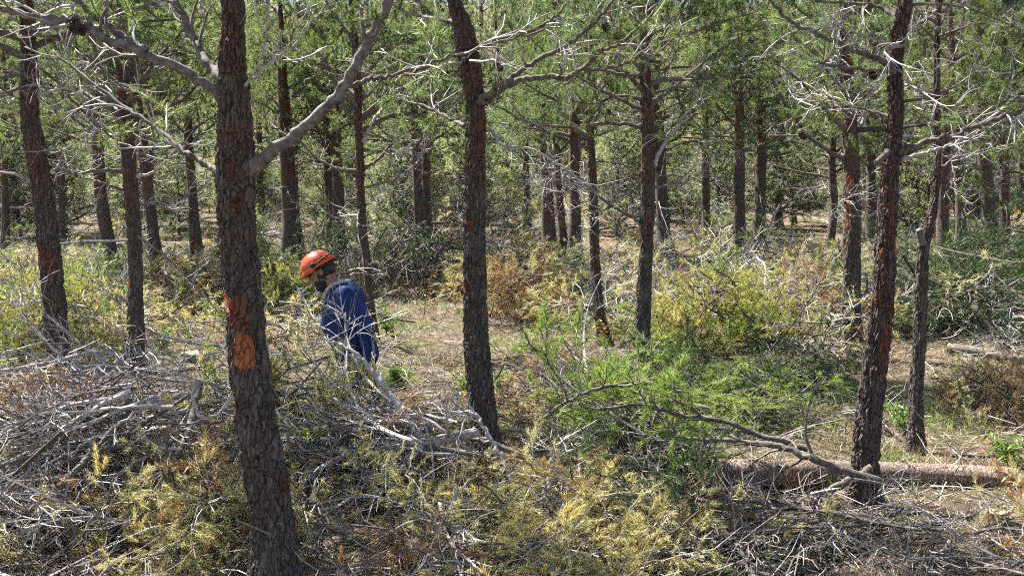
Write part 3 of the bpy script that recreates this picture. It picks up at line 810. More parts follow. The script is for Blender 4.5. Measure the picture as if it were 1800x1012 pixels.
px_branch(Fp, [(238, 310, 0), (265, 305, 0.0), (290, 285, -0.1), (310, 262, -0.2)], 7, 3, n1=6, l1=0.4, mats=('twig', 'twig'), seed=42, needle_p=0.1)
px_branch(Fp, [(222, 250, 0), (195, 238, 0), (165, 225, 0.1)], 10, 4, n1=6, l1=0.4, mats=('twig', 'twig'), seed=43, needle_p=0.1)
px_branch(Fp, [(222, 130, 0), (270, 105, 0.1), (330, 90, 0.2)], 8, 4, n1=8, l1=0.5, seed=44, needle_p=0.7)
px_branch(Lp, [(638, 250, 0), (655, 215, 0), (672, 190, 0.1), (685, 150, 0.2)], 8, 4, n1=7, l1=0.5, mats=('twig', 'twig'), seed=45, needle_p=0.1)
px_branch(Lp, [(640, 295, 0), (665, 280, 0), (690, 252, 0.1), (715, 240, 0.2)], 7, 4, n1=6, l1=0.5, seed=46, needle_p=0.1)
px_branch(Lp, [(626, 300, 0), (600, 298, 0), (560, 280, 0.1), (520, 240, 0.2)], 7, 4, n1=7, l1=0.5, seed=47, needle_p=0.2)
px_branch(S, [(1622, 430, 0), (1617, 412, -0.02), (1615, 404, -0.03)], 13, 11, n1=0, seed=48, name='sawn_fork', mats=('twig_dark', 'cut'))
px_branch(S, [(1650, 300, 0), (1675, 280, 0), (1700, 250, 0)], 7, 4, n1=6, l1=0.4, seed=49, needle_p=0.3)
px_branch(MID[14], [(1340, 430, 0), (1352, 400, 0.1), (1370, 360, 0.2)], 8, 4, n1=5, l1=0.6, mats=('twig', 'twig'), seed=50, needle_p=0)
px_branch(MID[18], [(1745, 440, 0), (1760, 420, 0.1), (1790, 410, 0.2)], 7, 4, n1=5, l1=0.6, mats=('twig', 'twig'), seed=51, needle_p=0)

# pine cones on the branches
def cone_mesh():
    rng = np.random.default_rng(9)
    mb = MB()
    for k in range(60):
        t = (k + 0.5) / 60
        z = -0.045 + 0.09 * t
        rr = 0.026 * math.sin(math.pi * (0.12 + 0.8 * t)) + 0.004
        a = k * 2.4
        c, s = math.cos(a), math.sin(a)
        o_ = np.array([c, s, 0]); tn = np.array([-s, c, 0])
        b0 = o_ * rr * 0.3 + np.array([0, 0, z]); tip = o_ * (rr * 1.15) + np.array([0, 0, z + 0.006])
        V = [b0 + tn * 0.004, tip + tn * 0.010, tip - tn * 0.010, b0 - tn * 0.004, tip + np.array([0, 0, -0.008])]
        mb.add(V, [(0, 1, 2), (0, 2, 3), (1, 4, 2), (0, 3, 4), (0, 4, 1), (2, 4, 3)])
    return mb.mesh('pine_cone', ['cone'])
CONE = cone_mesh()
for tree, u, v, dy, s in [(D, 1410, 236, -0.1, 1.3), (D, 1534, 133, -0.1, 1.1), (D, 1477, 108, 0.1, 1.0), (B, 876, 117, -0.3, 1.3), (B, 1065, 48, -0.4, 1.3), (B, 1083, 63, -0.4, 1.1), (A, 130, 42, -0.2, 1.5), (A, 142, 50, -0.22, 1.2), (D, 1637, 165, 0.1, 0.9), (C_, 955, 185, 0.2, 1.1), (C_, 1070, 195, 0.1, 1.3), (B, 818, 108, -0.2, 1.2), (Fp, 430, 190, 0.1, 1.0)]:
    t, foot, Y, C, r = tree
    o = obj('pine_cone', CONE, t)
    o.location = tuple(at(u, v, Y + dy) - foot)
    o.rotation_euler = (2.6, 0.4 * s, u)
    o.scale = (s * 0.65,) * 3

# ------------------------------------------------------------------ cut branches (boughs) for the brush heaps
def gen_bough(seed, L, r0, bare, leafmat, n1=11, l1=0.62, n2=5, l2=0.26, per=26, tw=0.0032, woodm=('limb', 'twig'), needle_p=0.9, tuft_n=3, jit=0.16, flat=0.32):
    rng = np.random.default_rng(seed)
    wd = Wood(); tuf = []; mb = MB()
    path = wander(rng, np.zeros(3), np.array([1.0, 0, 0.05]), L, 10, 0.07, -0.004)
    spray(rng, wd, tuf, path, r0, 0.004, n1, l1, n2, l2, (0, 1), 0.15, flat, -0.01, (28, 62), tuft_n=tuft_n, sides=7, jit=jit, tw_r=0.0042 if bare else 0.0032, needle_p=0 if bare else needle_p)
    wd.flush(mb)
    wood = mb.mesh('bough_wood', list(woodm), False)
    nd = None
    if tuf:
        nb = MB(); needles(rng, nb, tuf, per + 6, 0.07, 0.0032, 0, 0.65); nd = nb.mesh('bough_needles', [leafmat])
    return wood, nd

BG = {'lemon': [], 'bare': [], 'yellow': [], 'orange': [], 'fresh': [], 'deep': [], 'dark': []}
for k in range(4):
    BG['bare'].append(gen_bough(600 + k, [1.5, 1.9, 1.3, 1.7][k], [0.016, 0.021, 0.013, 0.018][k], True, None, 12, 0.75, 6, 0.3, woodm=('twig', 'twig') if k else ('limb', 'deadtwig')))
for k in range(3):
    BG['dark'].append(gen_bough(620 + k, [1.6, 2.0, 1.4][k], 0.019, True, None, 12, 0.7, 6, 0.3, woodm=('twig_dark', 'twig_dark')))
    BG['yellow'].append(gen_bough(630 + k, [1.3, 1.6, 1.1][k], 0.014, False, 'yellow', 12, 0.55, 5, 0.22))
    BG['lemon'].append(gen_bough(670 + k, [1.3, 1.6, 1.1][k], 0.014, False, 'lemon', 12, 0.55, 5, 0.22, woodm=('limb', 'twig_dark')))
    BG['deep'].append(gen_bough(650 + k, [1.4, 1.7, 1.2][k], 0.014, False, 'deep', 12, 0.55, 5, 0.22, woodm=('limb', 'twig_dark')))
    BG['fresh'].append(gen_bough(660 + k, [1.3, 1.6, 1.1][k], 0.014, False, 'fresh', 12, 0.55, 5, 0.22, woodm=('limb', 'twig_dark')))
for k in range(2):
    BG['orange'].append(gen_bough(640 + k, [1.2, 1.5][k], 0.014, False, 'orange', 11, 0.5, 5, 0.22))

N_BOUGH = [0]
def bough(kind, var, loc, rz, tilt, roll, s, label, group):
    wood, nd = BG[kind][var % len(BG[kind])]
    t = thing('cut_branch', label, 'branch', loc, group, (roll, tilt, rz), s)
    obj('limb', wood, t)
    if nd:
        obj('needles', nd, t)
    N_BOUGH[0] += 1
    return t

def heap(u, v, rx, ry, n, hgt, kinds, heading, spread, seed, where, smin=0.7, smax=1.15, z0=0.0):
    """cut branches thrown on a heap round the ground point seen at pixel (u, v); rx, ry in metres"""
    rg = random.Random(seed)
    c = ground_px(u, v)
    names = {'lemon': 'lemon yellow cut branch', 'bare': 'bare grey cut branch', 'dark': 'dark bare cut branch', 'yellow': 'yellowing cut branch', 'orange': 'dry orange cut branch', 'fresh': 'fresh green cut branch', 'deep': 'dark green cut branch'}
    pool = [k for k, wgt in kinds for _ in range(wgt)]
    for i in range(n):
        a = rg.uniform(0, 6.283); q = math.sqrt(rg.random())
        x = c[0] + rx * q * math.cos(a); y = c[1] + ry * q * math.sin(a)
        z = hz(x, y) + 0.04 + z0 * (1 - q * q * 0.6) + hgt * (1 - q * q * 0.7) * (i + 0.5) / n
        kd = rg.choice(pool)
        rz = heading + rg.gauss(0, spread)
        s = rg.uniform(smin, smax)
        # centre the branch on the point rather than its cut end
        cx = x - math.cos(rz) * 0.6 * s; cy = y - math.sin(rz) * 0.6 * s
        z = max(z, hz(cx, cy) + 0.03)
        bough(kd, rg.randrange(4), (cx, cy, z), rz, rg.gauss(0.03, 0.10), rg.uniform(-0.25, 0.25), s, names[kd] + ' ' + where + ', ' + ('lower', 'middle', 'upper')[min(2, 3 * i // n)] + (' left' if x < c[0] else ' right') + (' front' if y < c[1] else ' back'), names[kd] + ' ' + where)

PI = math.pi
def gen_mound(seed, kinds, nb=34, woodm=('limb', 'twig'), per=16, ndl=(0.09, 0.005), tw=0.0036, npr=0.9):
    """a tangled heap about 2 m across and 1 m high: limbs leaning over a dome"""
    rng = np.random.default_rng(seed)
    wm = MB(); nm = MB(); wd = Wood(); tf = {}
    for i in range(nb):
        a = rng.uniform(0, 6.28); q = math.sqrt(rng.random()) * 0.95
        L = rng.uniform(0.9, 1.7)
        top = 1.0 * (1 - q * q)
        p = np.array([q * math.cos(a), q * math.sin(a), top * rng.uniform(0.35, 1.0)])
        rz = a + rng.normal(0, 0.9)
        d = np.array([math.cos(rz), math.sin(rz), -0.9 * q + rng.normal(0.0, 0.25)])
        path = wander(rng, p - d * L * 0.4, d, L, 8, 0.09, -0.02)
        path[:, 2] = np.maximum(path[:, 2], 0.03)
        kd = kinds[int(rng.integers(len(kinds)))]
        tuf = tf.setdefault(kd, [])
        spray(rng, wd, tuf, path, rng.uniform(0.009, 0.017), 0.004, 9, 0.55, 4, 0.24, (0, 1), 0.1, 0.7, 0.01, (28, 65), tuft_n=3, sides=5, jit=0.17, tw_r=tw, needle_p=0 if kd == 'bare' else npr)
    wd.flush(wm)
    ks = [k for k in tf if tf[k]]
    for k, kd in enumerate(ks):
        needles(rng, nm, tf[kd], per, ndl[0], ndl[1], k, 0.8)
    return wm.mesh('heap_wood', list(woodm)), (nm.mesh('heap_needles', ks) if ks else None)
MOUND = {'grey': gen_mound(11, ['bare', 'bare', 'yellow', 'orange'], 44, ('limb', 'twig_dark')), 'yellow': gen_mound(12, ['yellow', 'yellow', 'yellow', 'orange'], 38, ('limb', 'twig_dark')), 'lime': gen_mound(13, ['lemon', 'lemon', 'fresh', 'yellow'], 40, ('limb', 'twig_dark')), 'green': gen_mound(14, ['fresh', 'fresh', 'deep'], 34, ('limb', 'twig_dark')), 'deep': gen_mound(15, ['deep'], 38, ('limb', 'twig_dark')), 'dark': gen_mound(16, ['bare', 'bare', 'bare', 'deep'], 40, ('twig_dark', 'twig_dark'), tw=0.005), 'dry': gen_mound(17, ['orange', 'orange', 'yellow', 'bare'], 36, ('limb', 'twig_dark'))}  # darker wood inside the heaps paints in the shade of their hollows
def mound(kind, u, v, w_, d_, h_, rz, label):
    p = ground_px(u, v)
    t = thing('brush_heap', label, 'brush heap', (p[0], p[1], hz(p[0], p[1]) - 0.03), None, (0, 0, rz), (w_ / 2, d_ / 2, h_))
    wood, nd = MOUND[kind]
    obj('limbs', wood, t)
    if nd: obj('needles', nd, t)
mound('grey', 150, 900, 2.3, 1.5, 0.75, 0.3, 'grey twiggy brush heap filling the left foreground')
mound('yellow', 345, 960, 1.0, 0.9, 0.5, 1.1, 'straw yellow brush heap against the foot of the largest trunk')
mound('lime', 530, 835, 1.1, 0.9, 0.8, 2.2, 'yellowing brush heap between the largest trunk and the worker')
mound('grey', 660, 865, 1.5, 0.9, 0.6, 4.0, 'pale grey brush heap under the sawn limb at centre')
mound('yellow', 950, 985, 1.7, 1.0, 0.42, 0.7, 'pale straw yellow brush heap at bottom centre')
mound('green', 1120, 815, 1.9, 1.0, 0.5, 1.7, 'bright green brush heap right of the centre trunk')
mound('green', 1310, 760, 1.9, 1.1, 0.4, 3.3, 'low green brush heap behind the felled log')
mound('lime', 110, 632, 2.3, 1.4, 1.0, 5.0, 'tall yellow brush heap behind the leftmost trunk')
mound('lime', 1255, 605, 2.2, 1.4, 0.95, 0.4, 'lemon green brush heap at middle right behind the straight trunk')
mound('grey', 1420, 590, 1.9, 1.4, 0.95, 2.0, 'grey brush heap just left of the orange strip pine')
mound('deep', 1700, 578, 3.4, 1.8, 1.05, 2.7, 'dark green brush heap at the right behind the thin stem')
mound('dry', 1730, 745, 1.2, 0.9, 0.55, 0.9, 'dry brown brush heap at right before the dark green heap')
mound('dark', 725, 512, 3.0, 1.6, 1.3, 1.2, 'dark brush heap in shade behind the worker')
mound('grey', 970, 720, 1.3, 1.2, 0.55, 5.5, 'grey brown twig heap between centre trunk and straight trunk')
mound('dry', 930, 560, 2.4, 1.7, 0.9, 3.9, 'dry brown and yellow brush heap right of the centre trunk')
mound('dry', 320, 540, 2.0, 1.5, 0.7, 2.4, 'dry orange brush heap left of the largest trunk')
mound('lime', 480, 560, 1.5, 1.3, 0.85, 1.3, 'green and yellow brush heap left of the orange helmet')
mound('grey', 860, 862, 1.0, 0.7, 0.3, 2.9, 'low grey brown twig heap at the foot of the centre pine')
mound('green', 1400, 690, 1.9, 1.2, 0.32, 0.8, 'low green brush heap left of the orange strip pine foot')
mound('green', 1210, 700, 1.6, 1.1, 0.4, 5.1, 'low green brush heap right of the straight trunk foot')
mound('dark', 1390, 985, 1.9, 0.9, 0.2, 0.2, 'low dark twig heap in the lower right foreground')
mound('grey', 1180, 930, 1.5, 0.9, 0.26, 3.0, 'low grey twig heap in front of the felled log end')
# left foreground: pale bare twigs fanning to the lower left over dry foliage
heap(330, 960, 0.5, 0.5, 6, 0.30, [('yellow', 4), ('orange', 1)], PI * 1.2, 0.7, 1, 'under the bare twigs at lower left', 0.6, 0.9)
heap(80, 960, 0.6, 0.5, 7, 0.2, [('orange', 2), ('yellow', 1), ('bare', 1)], PI * 1.2, 0.6, 2, 'at the lower left corner', 0.6, 0.9)
heap(160, 850, 1.0, 0.7, 27, 0.8, [('bare', 5), ('dark', 1)], PI * 1.16, 0.35, 3, 'in the left foreground heap', 0.7, 1.1, 0.22)
heap(60, 1010, 0.6, 0.4, 7, 0.3, [('bare', 3), ('dark', 1)], PI * 1.2, 0.8, 33, 'in the left foreground heap', 0.6, 0.9)
# yellow heap at left behind the leaning trunk
heap(110, 585, 1.2, 0.9, 18, 0.75, [('lemon', 5), ('bare', 1), ('deep', 1)], PI * 1.1, 0.8, 4, 'in the heap behind the leftmost trunk', 0.8, 1.2)
heap(60, 520, 1.5, 1.0, 9, 0.5, [('yellow', 2), ('orange', 2), ('bare', 2)], PI, 1.2, 5, 'in the heap at the left edge', 0.8, 1.3)
# centre heap in front of the worker
heap(535, 815, 0.55, 0.45, 11, 0.7, [('yellow', 4), ('bare', 1)], PI * 1.05, 0.6, 6, 'right before the worker', 0.7, 1.0)
heap(625, 868, 0.85, 0.4, 16, 0.5, [('bare', 6), ('yellow', 1)], PI * 1.02, 0.4, 7, 'in the pale heap by the largest pine', 0.7, 1.0, 0.1)
heap(620, 1000, 0.6, 0.35, 8, 0.25, [('dark', 2), ('bare', 2), ('orange', 1)], PI * 1.1, 0.8, 8, 'at the bottom right of the largest pine', 0.6, 0.9, 0.12)
# pale yellow green mass at the bottom centre
heap(960, 975, 0.75, 0.5, 22, 0.4, [('yellow', 4), ('bare', 2), ('lemon', 1)], -PI * 0.6, 0.8, 9, 'in the pale yellow mass at bottom centre', 0.6, 0.95)
heap(1180, 1000, 0.6, 0.4, 9, 0.25, [('yellow', 2), ('dark', 2), ('bare', 1)], PI, 0.7, 10, 'at the bottom right of centre', 0.6, 0.9)
# fresh green bough heap right of centre
heap(1100, 800, 0.6, 0.4, 12, 0.45, [('fresh', 6), ('dark', 1)], PI * 0.95, 0.4, 11, 'in the bright green heap right of centre', 0.7, 1.05)
heap(1130, 860, 0.6, 0.4, 9, 0.35, [('dark', 4), ('bare', 2)], PI * 1.0, 0.35, 12, 'beside the felled log', 0.7, 1.1)
heap(1330, 700, 1.2, 0.8, 10, 0.25, [('fresh', 2), ('deep', 2), ('yellow', 1), ('dark', 1)], PI, 1.0, 13, 'on the ground behind the felled log', 0.7, 1.0)
heap(1360, 980, 0.9, 0.4, 10, 0.25, [('dark', 4), ('bare', 3), ('deep', 1)], PI, 0.5, 14, 'in the shaded tangle at lower right', 0.6, 0.95)
heap(1640, 1000, 0.7, 0.3, 5, 0.12, [('bare', 3), ('dark', 2)], PI * 0.9, 0.9, 15, 'on the sunny ground at lower right', 0.5, 0.7)
heap(1830, 985, 0.3, 0.3, 5, 0.35, [('yellow', 1), ('orange', 1)], PI / 2, 1.0, 16, 'at the lower right corner', 0.6, 0.8)
# middle right heaps
heap(1290, 560, 1.3, 0.7, 13, 0.6, [('lemon', 3), ('yellow', 2), ('orange', 2), ('bare', 3)], -PI / 2, 1.0, 17, 'in the lemon heap at middle right', 0.9, 1.35)
heap(1420, 545, 1.3, 0.7, 10, 0.6, [('bare', 4), ('deep', 1)], -PI / 2, 1.0, 18, 'in the grey heap left of the orange strip', 0.9, 1.3)
heap(1700, 562, 1.7, 0.8, 22, 0.85, [('deep', 7), ('fresh', 1)], -PI / 2, 1.1, 19, 'in the dark green heap at right', 0.9, 1.4)
heap(1720, 720, 0.8, 0.4, 5, 0.4, [('orange', 2), ('yellow', 2), ('dark', 1)], PI / 2, 1.2, 20, 'in the dry brown heap at right', 0.6, 0.9)
# middle and back heaps
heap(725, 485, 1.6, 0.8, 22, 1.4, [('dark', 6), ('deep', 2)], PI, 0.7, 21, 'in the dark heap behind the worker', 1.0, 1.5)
heap(970, 690, 0.9, 0.6, 9, 0.35, [('bare', 3), ('dark', 2), ('orange', 1)], PI * 0.7, 1.2, 22, 'in the tangle behind the green heap', 0.7, 1.0)
heap(930, 500, 1.8, 1.2, 10, 0.55, [('yellow', 3), ('orange', 3), ('bare', 2)], PI * 1.2, 1.4, 23, 'in the dry heap by the centre pine', 0.9, 1.3)
heap(480, 520, 1.4, 0.9, 9, 0.6, [('deep', 2), ('yellow', 2), ('orange', 1), ('bare', 2)], PI, 1.2, 24, 'in the heap left of the helmet', 0.8, 1.2)
heap(310, 500, 1.6, 0.9, 9, 0.5, [('orange', 3), ('yellow', 2), ('deep', 1), ('bare', 1)], PI, 1.2, 25, 'in the dry heap left of the largest pine', 0.8, 1.2)
heap(320, 640, 0.8, 0.6, 6, 0.3, [('bare', 4), ('fresh', 1)], PI * 1.1, 0.6, 26, 'on the ground left of the largest pine', 0.7, 1.0)

# brush heaps further back: each one tangled heap
def gen_heap(seed, kinds, nb=11):
    rng = np.random.default_rng(seed)
    wm = MB(); nm = MB(); wd = Wood(); tf = {}
    for i in range(nb):
        a = rng.uniform(0, 6.28); q = math.sqrt(rng.random())
        rz = rng.uniform(0, 6.28); L = rng.uniform(1.0, 1.9)
        p = np.array([q * math.cos(a) * 1.1, q * math.sin(a) * 0.8, 0.05 + 0.55 * (1 - 0.8 * q * q) * rng.random()])
        d = np.array([math.cos(rz), math.sin(rz), rng.normal(0.05, 0.2)])
        path = wander(rng, p - d * L * 0.5, d, L, 8, 0.08, -0.01)
        path[:, 2] = np.maximum(path[:, 2], 0.03)
        kd = kinds[int(rng.integers(len(kinds)))]
        tuf = tf.setdefault(kd, [])
        spray(rng, wd, tuf, path, 0.016, 0.005, 9, 0.6, 4, 0.26, (0, 1), 0.15, 0.6, 0.03, (28, 62), tuft_n=2, sides=5, jit=0.17, tw_r=0.0048, needle_p=0 if kd == 'bare' else 0.9)
    wd.flush(wm)
    ks = [k for k in tf if tf[k]]
    for k, kd in enumerate(ks):
        needles(rng, nm, tf[kd], 14, 0.1, 0.007, k, 0.8)
    return wm.mesh('heap_wood', ['limb', 'twig']), (nm.mesh('heap_needles', ks) if ks else None)
HEAPS = [gen_heap(1, ['bare', 'bare', 'bare', 'yellow'], 12), gen_heap(2, ['yellow', 'bare', 'orange']), gen_heap(3, ['green', 'yellow', 'fresh', 'bare']), gen_heap(4, ['orange', 'bare', 'yellow']), gen_heap(5, ['fresh', 'green', 'bare'])]
HN = ['bare grey brush heap on the ground among the far trunks', 'yellowing brush heap on the ground among the far trunks', 'mixed green and yellow brush heap among the far trunks', 'dry orange brush heap on the ground among the far trunks', 'green brush heap on the ground among the far trunks']
HS = ['bare grey', 'yellowing', 'green and yellow', 'dry orange', 'green']
rg = random.Random(5)
pl3 = []
tries = 0
while len(pl3) < 60 and tries < 3000:
    tries += 1
    y = 12.5 + 19 * rg.random()
    x = rg.uniform(-0.55, 0.55) * y
    if any((a - x) ** 2 + (b - y) ** 2 < 2.6 for a, b in pl3): continue
    if -2.6 < x < 1.6 and y < 15.5: continue
    pl3.append((x, y))
    k = rg.choice([0, 0, 1, 2, 2, 3, 4, 4])
    t = thing('brush_heap', HS[k] + (' near' if y < 18 else ' mid distance' if y < 25 else ' far') + ' brush heap ' + where_px(x, y), 'brush heap', (x, y, hz(x, y)), HN[k], (0, 0, rg.uniform(0, 6.28)), rg.uniform(0.75, 1.25))
    obj('limbs', HEAPS[k][0], t)
    if HEAPS[k][1]: obj('needles', HEAPS[k][1], t)

# single limbs that can be picked out
def px_limb(name, pts, w0, w1, label, cat='branch', n1=8, l1=0.5, n2=4, l2=0.2, mats=('limb', 'twig'), leaf=None, needle_p=0.0, seed=1, start=0.3, cutcap=True, per=26, flat=0.5, up=0.02, sides=12, ndl=(0.085, 0.0036)):
    """pts (u, v, Y): a cut limb in the air over the heaps, thick end first"""
    rng = np.random.default_rng(seed)
    P = np.array([at(*p) for p in pts]); o0 = P[0].copy()
    t = thing(name, label, cat, o0)
    Y = pts[0][2]
    path = catmull(P - o0, max(14, 5 * len(pts)))
    path[1:] += rng.normal(0, 0.005, (len(path) - 1, 3))
    wd = Wood(); tuf = []; mb = MB()
    spray(rng, wd, tuf, path, w0 / 2 / F * Y, w1 / 2 / F * Y, n1, l1, n2, l2, (0, 1), start, flat, up, tuft_n=3, sides=sides, tw_r=0.0032, needle_p=needle_p)
    wd.flush(mb)
    obj('limb', mb.mesh('limb', list(mats), False), t)
    if tuf:
        nb = MB(); needles(rng, nb, tuf, per, ndl[0], ndl[1], 0, 0.75); obj('needles', nb.mesh('needles', [leaf]), t)
    if cutcap:
        d = norm(path[0] - path[1]); rr = w0 / 2 / F * Y
        ref = np.array([0, 0, 1.0]); U = norm(np.cross(d, ref)); W = np.cross(d, U)
        V = [d * 0.004] + [d * 0.004 + 0.96 * rr * (U * math.cos(a) + W * math.sin(a)) for a in np.linspace(0, 2 * PI, 17)[:-1]] + [-d * 0.003 + 0.96 * rr * (U * math.cos(a) + W * math.sin(a)) for a in np.linspace(0, 2 * PI, 17)[:-1]]
        Fc = [(0, 1 + i, 1 + (i + 1) % 16) for i in range(16)] + [(1 + i, 17 + i, 17 + (i + 1) % 16) for i in range(16)] + [(1 + i, 17 + (i + 1) % 16, 1 + (i + 1) % 16) for i in range(16)]
        cm = MB(); cm.add(V, Fc)
        obj('cut_end', cm.mesh('cut_end', ['cut']), t)
    return t

px_limb('cut_branch', [(838, 756, 6.55), (800, 768, 6.55), (740, 778, 6.50), (670, 792, 6.45), (600, 800, 6.40), (530, 850, 6.25)], 19, 6, 'thick pale limb with a sawn end pointing right, centre heap', n1=13, l1=0.55, mats=('twig', 'twig'), seed=301, start=0.2)
px_limb('cut_branch', [(742, 775, 6.50), (720, 738, 6.55), (690, 700, 6.65), (655, 650, 6.75), (622, 618, 6.80), (585, 600, 6.85)], 15, 5, 'straight pale limb rising left across the worker legs', n1=7, l1=0.18, n2=2, flat=0.2, mats=('twig', 'twig'), seed=302, start=0.3, cutcap=False)
px_limb('cut_branch', [(742, 782, 6.45), (715, 812, 6.40), (680, 848, 6.25), (640, 890, 6.15), (600, 910, 6.05)], 12, 5, 'pale limb forking down left from the sawn limb', n1=9, l1=0.4, mats=('twig', 'twig'), seed=303, cutcap=False)
px_limb('cut_branch', [(905, 850, 6.15), (880, 805, 6.25), (850, 750, 6.40), (828, 725, 6.50), (780, 722, 6.55), (750, 700, 6.65)], 10, 4, 'thin pale limb crossing in front of the centre trunk foot', n1=8, l1=0.5, mats=('twig', 'twig'), seed=304)
px_limb('cut_branch', [(940, 812, 6.55), (880, 785, 6.60), (820, 768, 6.65), (740, 752, 6.70), (660, 768, 6.75)], 11, 5, 'dark limb lying under the sawn pale limb', n1=8, l1=0.45, mats=('twig_dark', 'twig_dark'), seed=305)
px_limb('cut_branch', [(820, 862, 6.25), (770, 845, 6.25), (730, 825, 6.30), (690, 800, 6.35)], 10, 5, 'short dark limb below the sawn pale limb', n1=7, l1=0.4, mats=('twig_dark', 'twig'), seed=306)
px_limb('cut_branch', [(958, 878, 6.1), (966, 830, 6.2), (972, 790, 6.3), (1000, 765, 6.4)], 8, 4, 'upright thin pale branch left of the bright green bough', n1=5, l1=0.35, mats=('twig', 'twig'), seed=307)
px_limb('cut_branch', [(762, 945, 5.75), (725, 942, 5.75), (700, 935, 5.75)], 10, 8, 'short pale broken stick at bottom centre', n1=2, l1=0.2, mats=('twig', 'twig'), seed=308)
px_limb('cut_branch', [(985, 985, 5.3), (975, 1005, 5.25), (955, 1030, 5.2)], 30, 24, 'stubby blue grey limb end at the bottom edge', n1=0, mats=('limb', 'twig'), seed=309)
px_limb('cut_branch', [(1547, 848, 6.15), (1490, 828, 6.15), (1430, 808, 6.20), (1370, 785, 6.30), (1300, 775, 6.40), (1220, 770, 6.50), (1140, 750, 6.55)], 17, 6, 'dark sawn limb ending before the reddish trunk', n1=14, l1=0.6, mats=('limb', 'twig_dark'), seed=310)
px_limb('cut_branch', [(1420, 790, 6.50), (1340, 765, 6.55), (1270, 740, 6.60), (1200, 730, 6.65), (1130, 712, 6.70), (1050, 720, 6.70)], 11, 6, 'dark limb arching over the bright green bough', n1=13, l1=0.55, mats=('limb', 'twig_dark'), leaf='fresh', needle_p=0.75, seed=311, cutcap=False, flat=0.22, up=-0.02)
px_limb('cut_branch', [(1552, 918, 5.80), (1490, 908, 5.80), (1420, 895, 5.85), (1350, 885, 5.90), (1270, 872, 5.95), (1190, 868, 6.00)], 19, 7, 'lower dark sawn limb below the felled log', n1=12, l1=0.5, mats=('limb', 'twig_dark'), seed=312)
px_limb('cut_branch', [(1530, 822, 6.30), (1480, 850, 6.20), (1430, 880, 6.10), (1360, 895, 6.00), (1310, 950, 5.80)], 14, 6, 'grey limb crossing the sawn limbs at right', n1=9, l1=0.45, mats=('limb', 'twig'), seed=313)
px_limb('cut_branch', [(1330, 930, 5.7), (1310, 965, 5.6), (1290, 1010, 5.5)], 8, 5, 'forked pale stick at lower right', n1=6, l1=0.35, mats=('twig', 'twig'), seed=314)
px_limb('cut_branch', [(1660, 930, 5.8), (1610, 965, 5.75), (1540, 985, 5.7), (1480, 990, 5.65)], 9, 4, 'dark twisted branch on the sunny ground at right', n1=9, l1=0.4, mats=('twig_dark', 'twig'), seed=315)
px_limb('cut_branch', [(1640, 800, 8.0), (1590, 775, 8.2), (1545, 745, 8.4), (1500, 720, 8.6)], 10, 6, 'greenish limb leaning between the two right trunks', n1=5, l1=0.4, mats=('limb', 'twig'), seed=316)
px_limb('cut_branch', [(350, 675, 6.40), (340, 720, 6.20), (325, 770, 5.90), (300, 820, 5.70), (250, 890, 5.50)], 15, 5, 'sawn upright limb end left of the largest trunk', n1=9, l1=0.45, mats=('limb', 'twig'), seed=317)
px_limb('cut_branch', [(225, 720, 6.10), (190, 765, 5.90), (140, 820, 5.70), (90, 865, 5.50), (20, 920, 5.30)], 15, 6, 'thick grey limb slanting through the left heap', n1=13, l1=0.6, mats=('limb', 'twig'), seed=318)
px_limb('cut_branch', [(150, 752, 6.00), (110, 770, 5.90), (60, 800, 5.80), (-20, 825, 5.70)], 13, 7, 'upper dark limb at the left edge of the heap', n1=9, l1=0.5, mats=('limb', 'twig'), seed=319)
px_limb('cut_branch', [(404, 700, 5.6), (380, 730, 5.6), (350, 730, 5.6), (338, 700, 5.65), (345, 660, 5.7)], 6, 4, 'hooked pale twig touching the largest trunk', n1=4, l1=0.2, mats=('twig', 'twig'), seed=320, cutcap=False)
px_limb('cut_branch', [(1325, 455, 17.5), (1305, 470, 17.0), (1270, 520, 16.4), (1240, 560, 16.0)], 4, 2, 'drooping white twigs spilling left over the middle heap', n1=12, l1=0.9, mats=('twig', 'twig'), seed=321, flat=0.8)
px_limb('cut_branch', [(1330, 452, 17.5), (1345, 470, 17.0), (1345, 520, 16.4), (1360, 570, 16.0)], 4, 2, 'drooping white twigs spilling down over the middle heap', n1=12, l1=0.9, mats=('twig', 'twig'), seed=322, flat=0.8)
px_limb('cut_branch', [(945, 742, 7.2), (1000, 705, 7.1), (1060, 680, 7.0), (1130, 672, 7.0), (1210, 690, 7.0)], 8, 5, 'bright green bough reaching left at the picture centre', n1=16, l1=0.45, n2=6, leaf='fresh', mats=('limb', 'twig_dark'), needle_p=1.0, seed=323, cutcap=False, start=0.02, flat=0.22, up=-0.02)

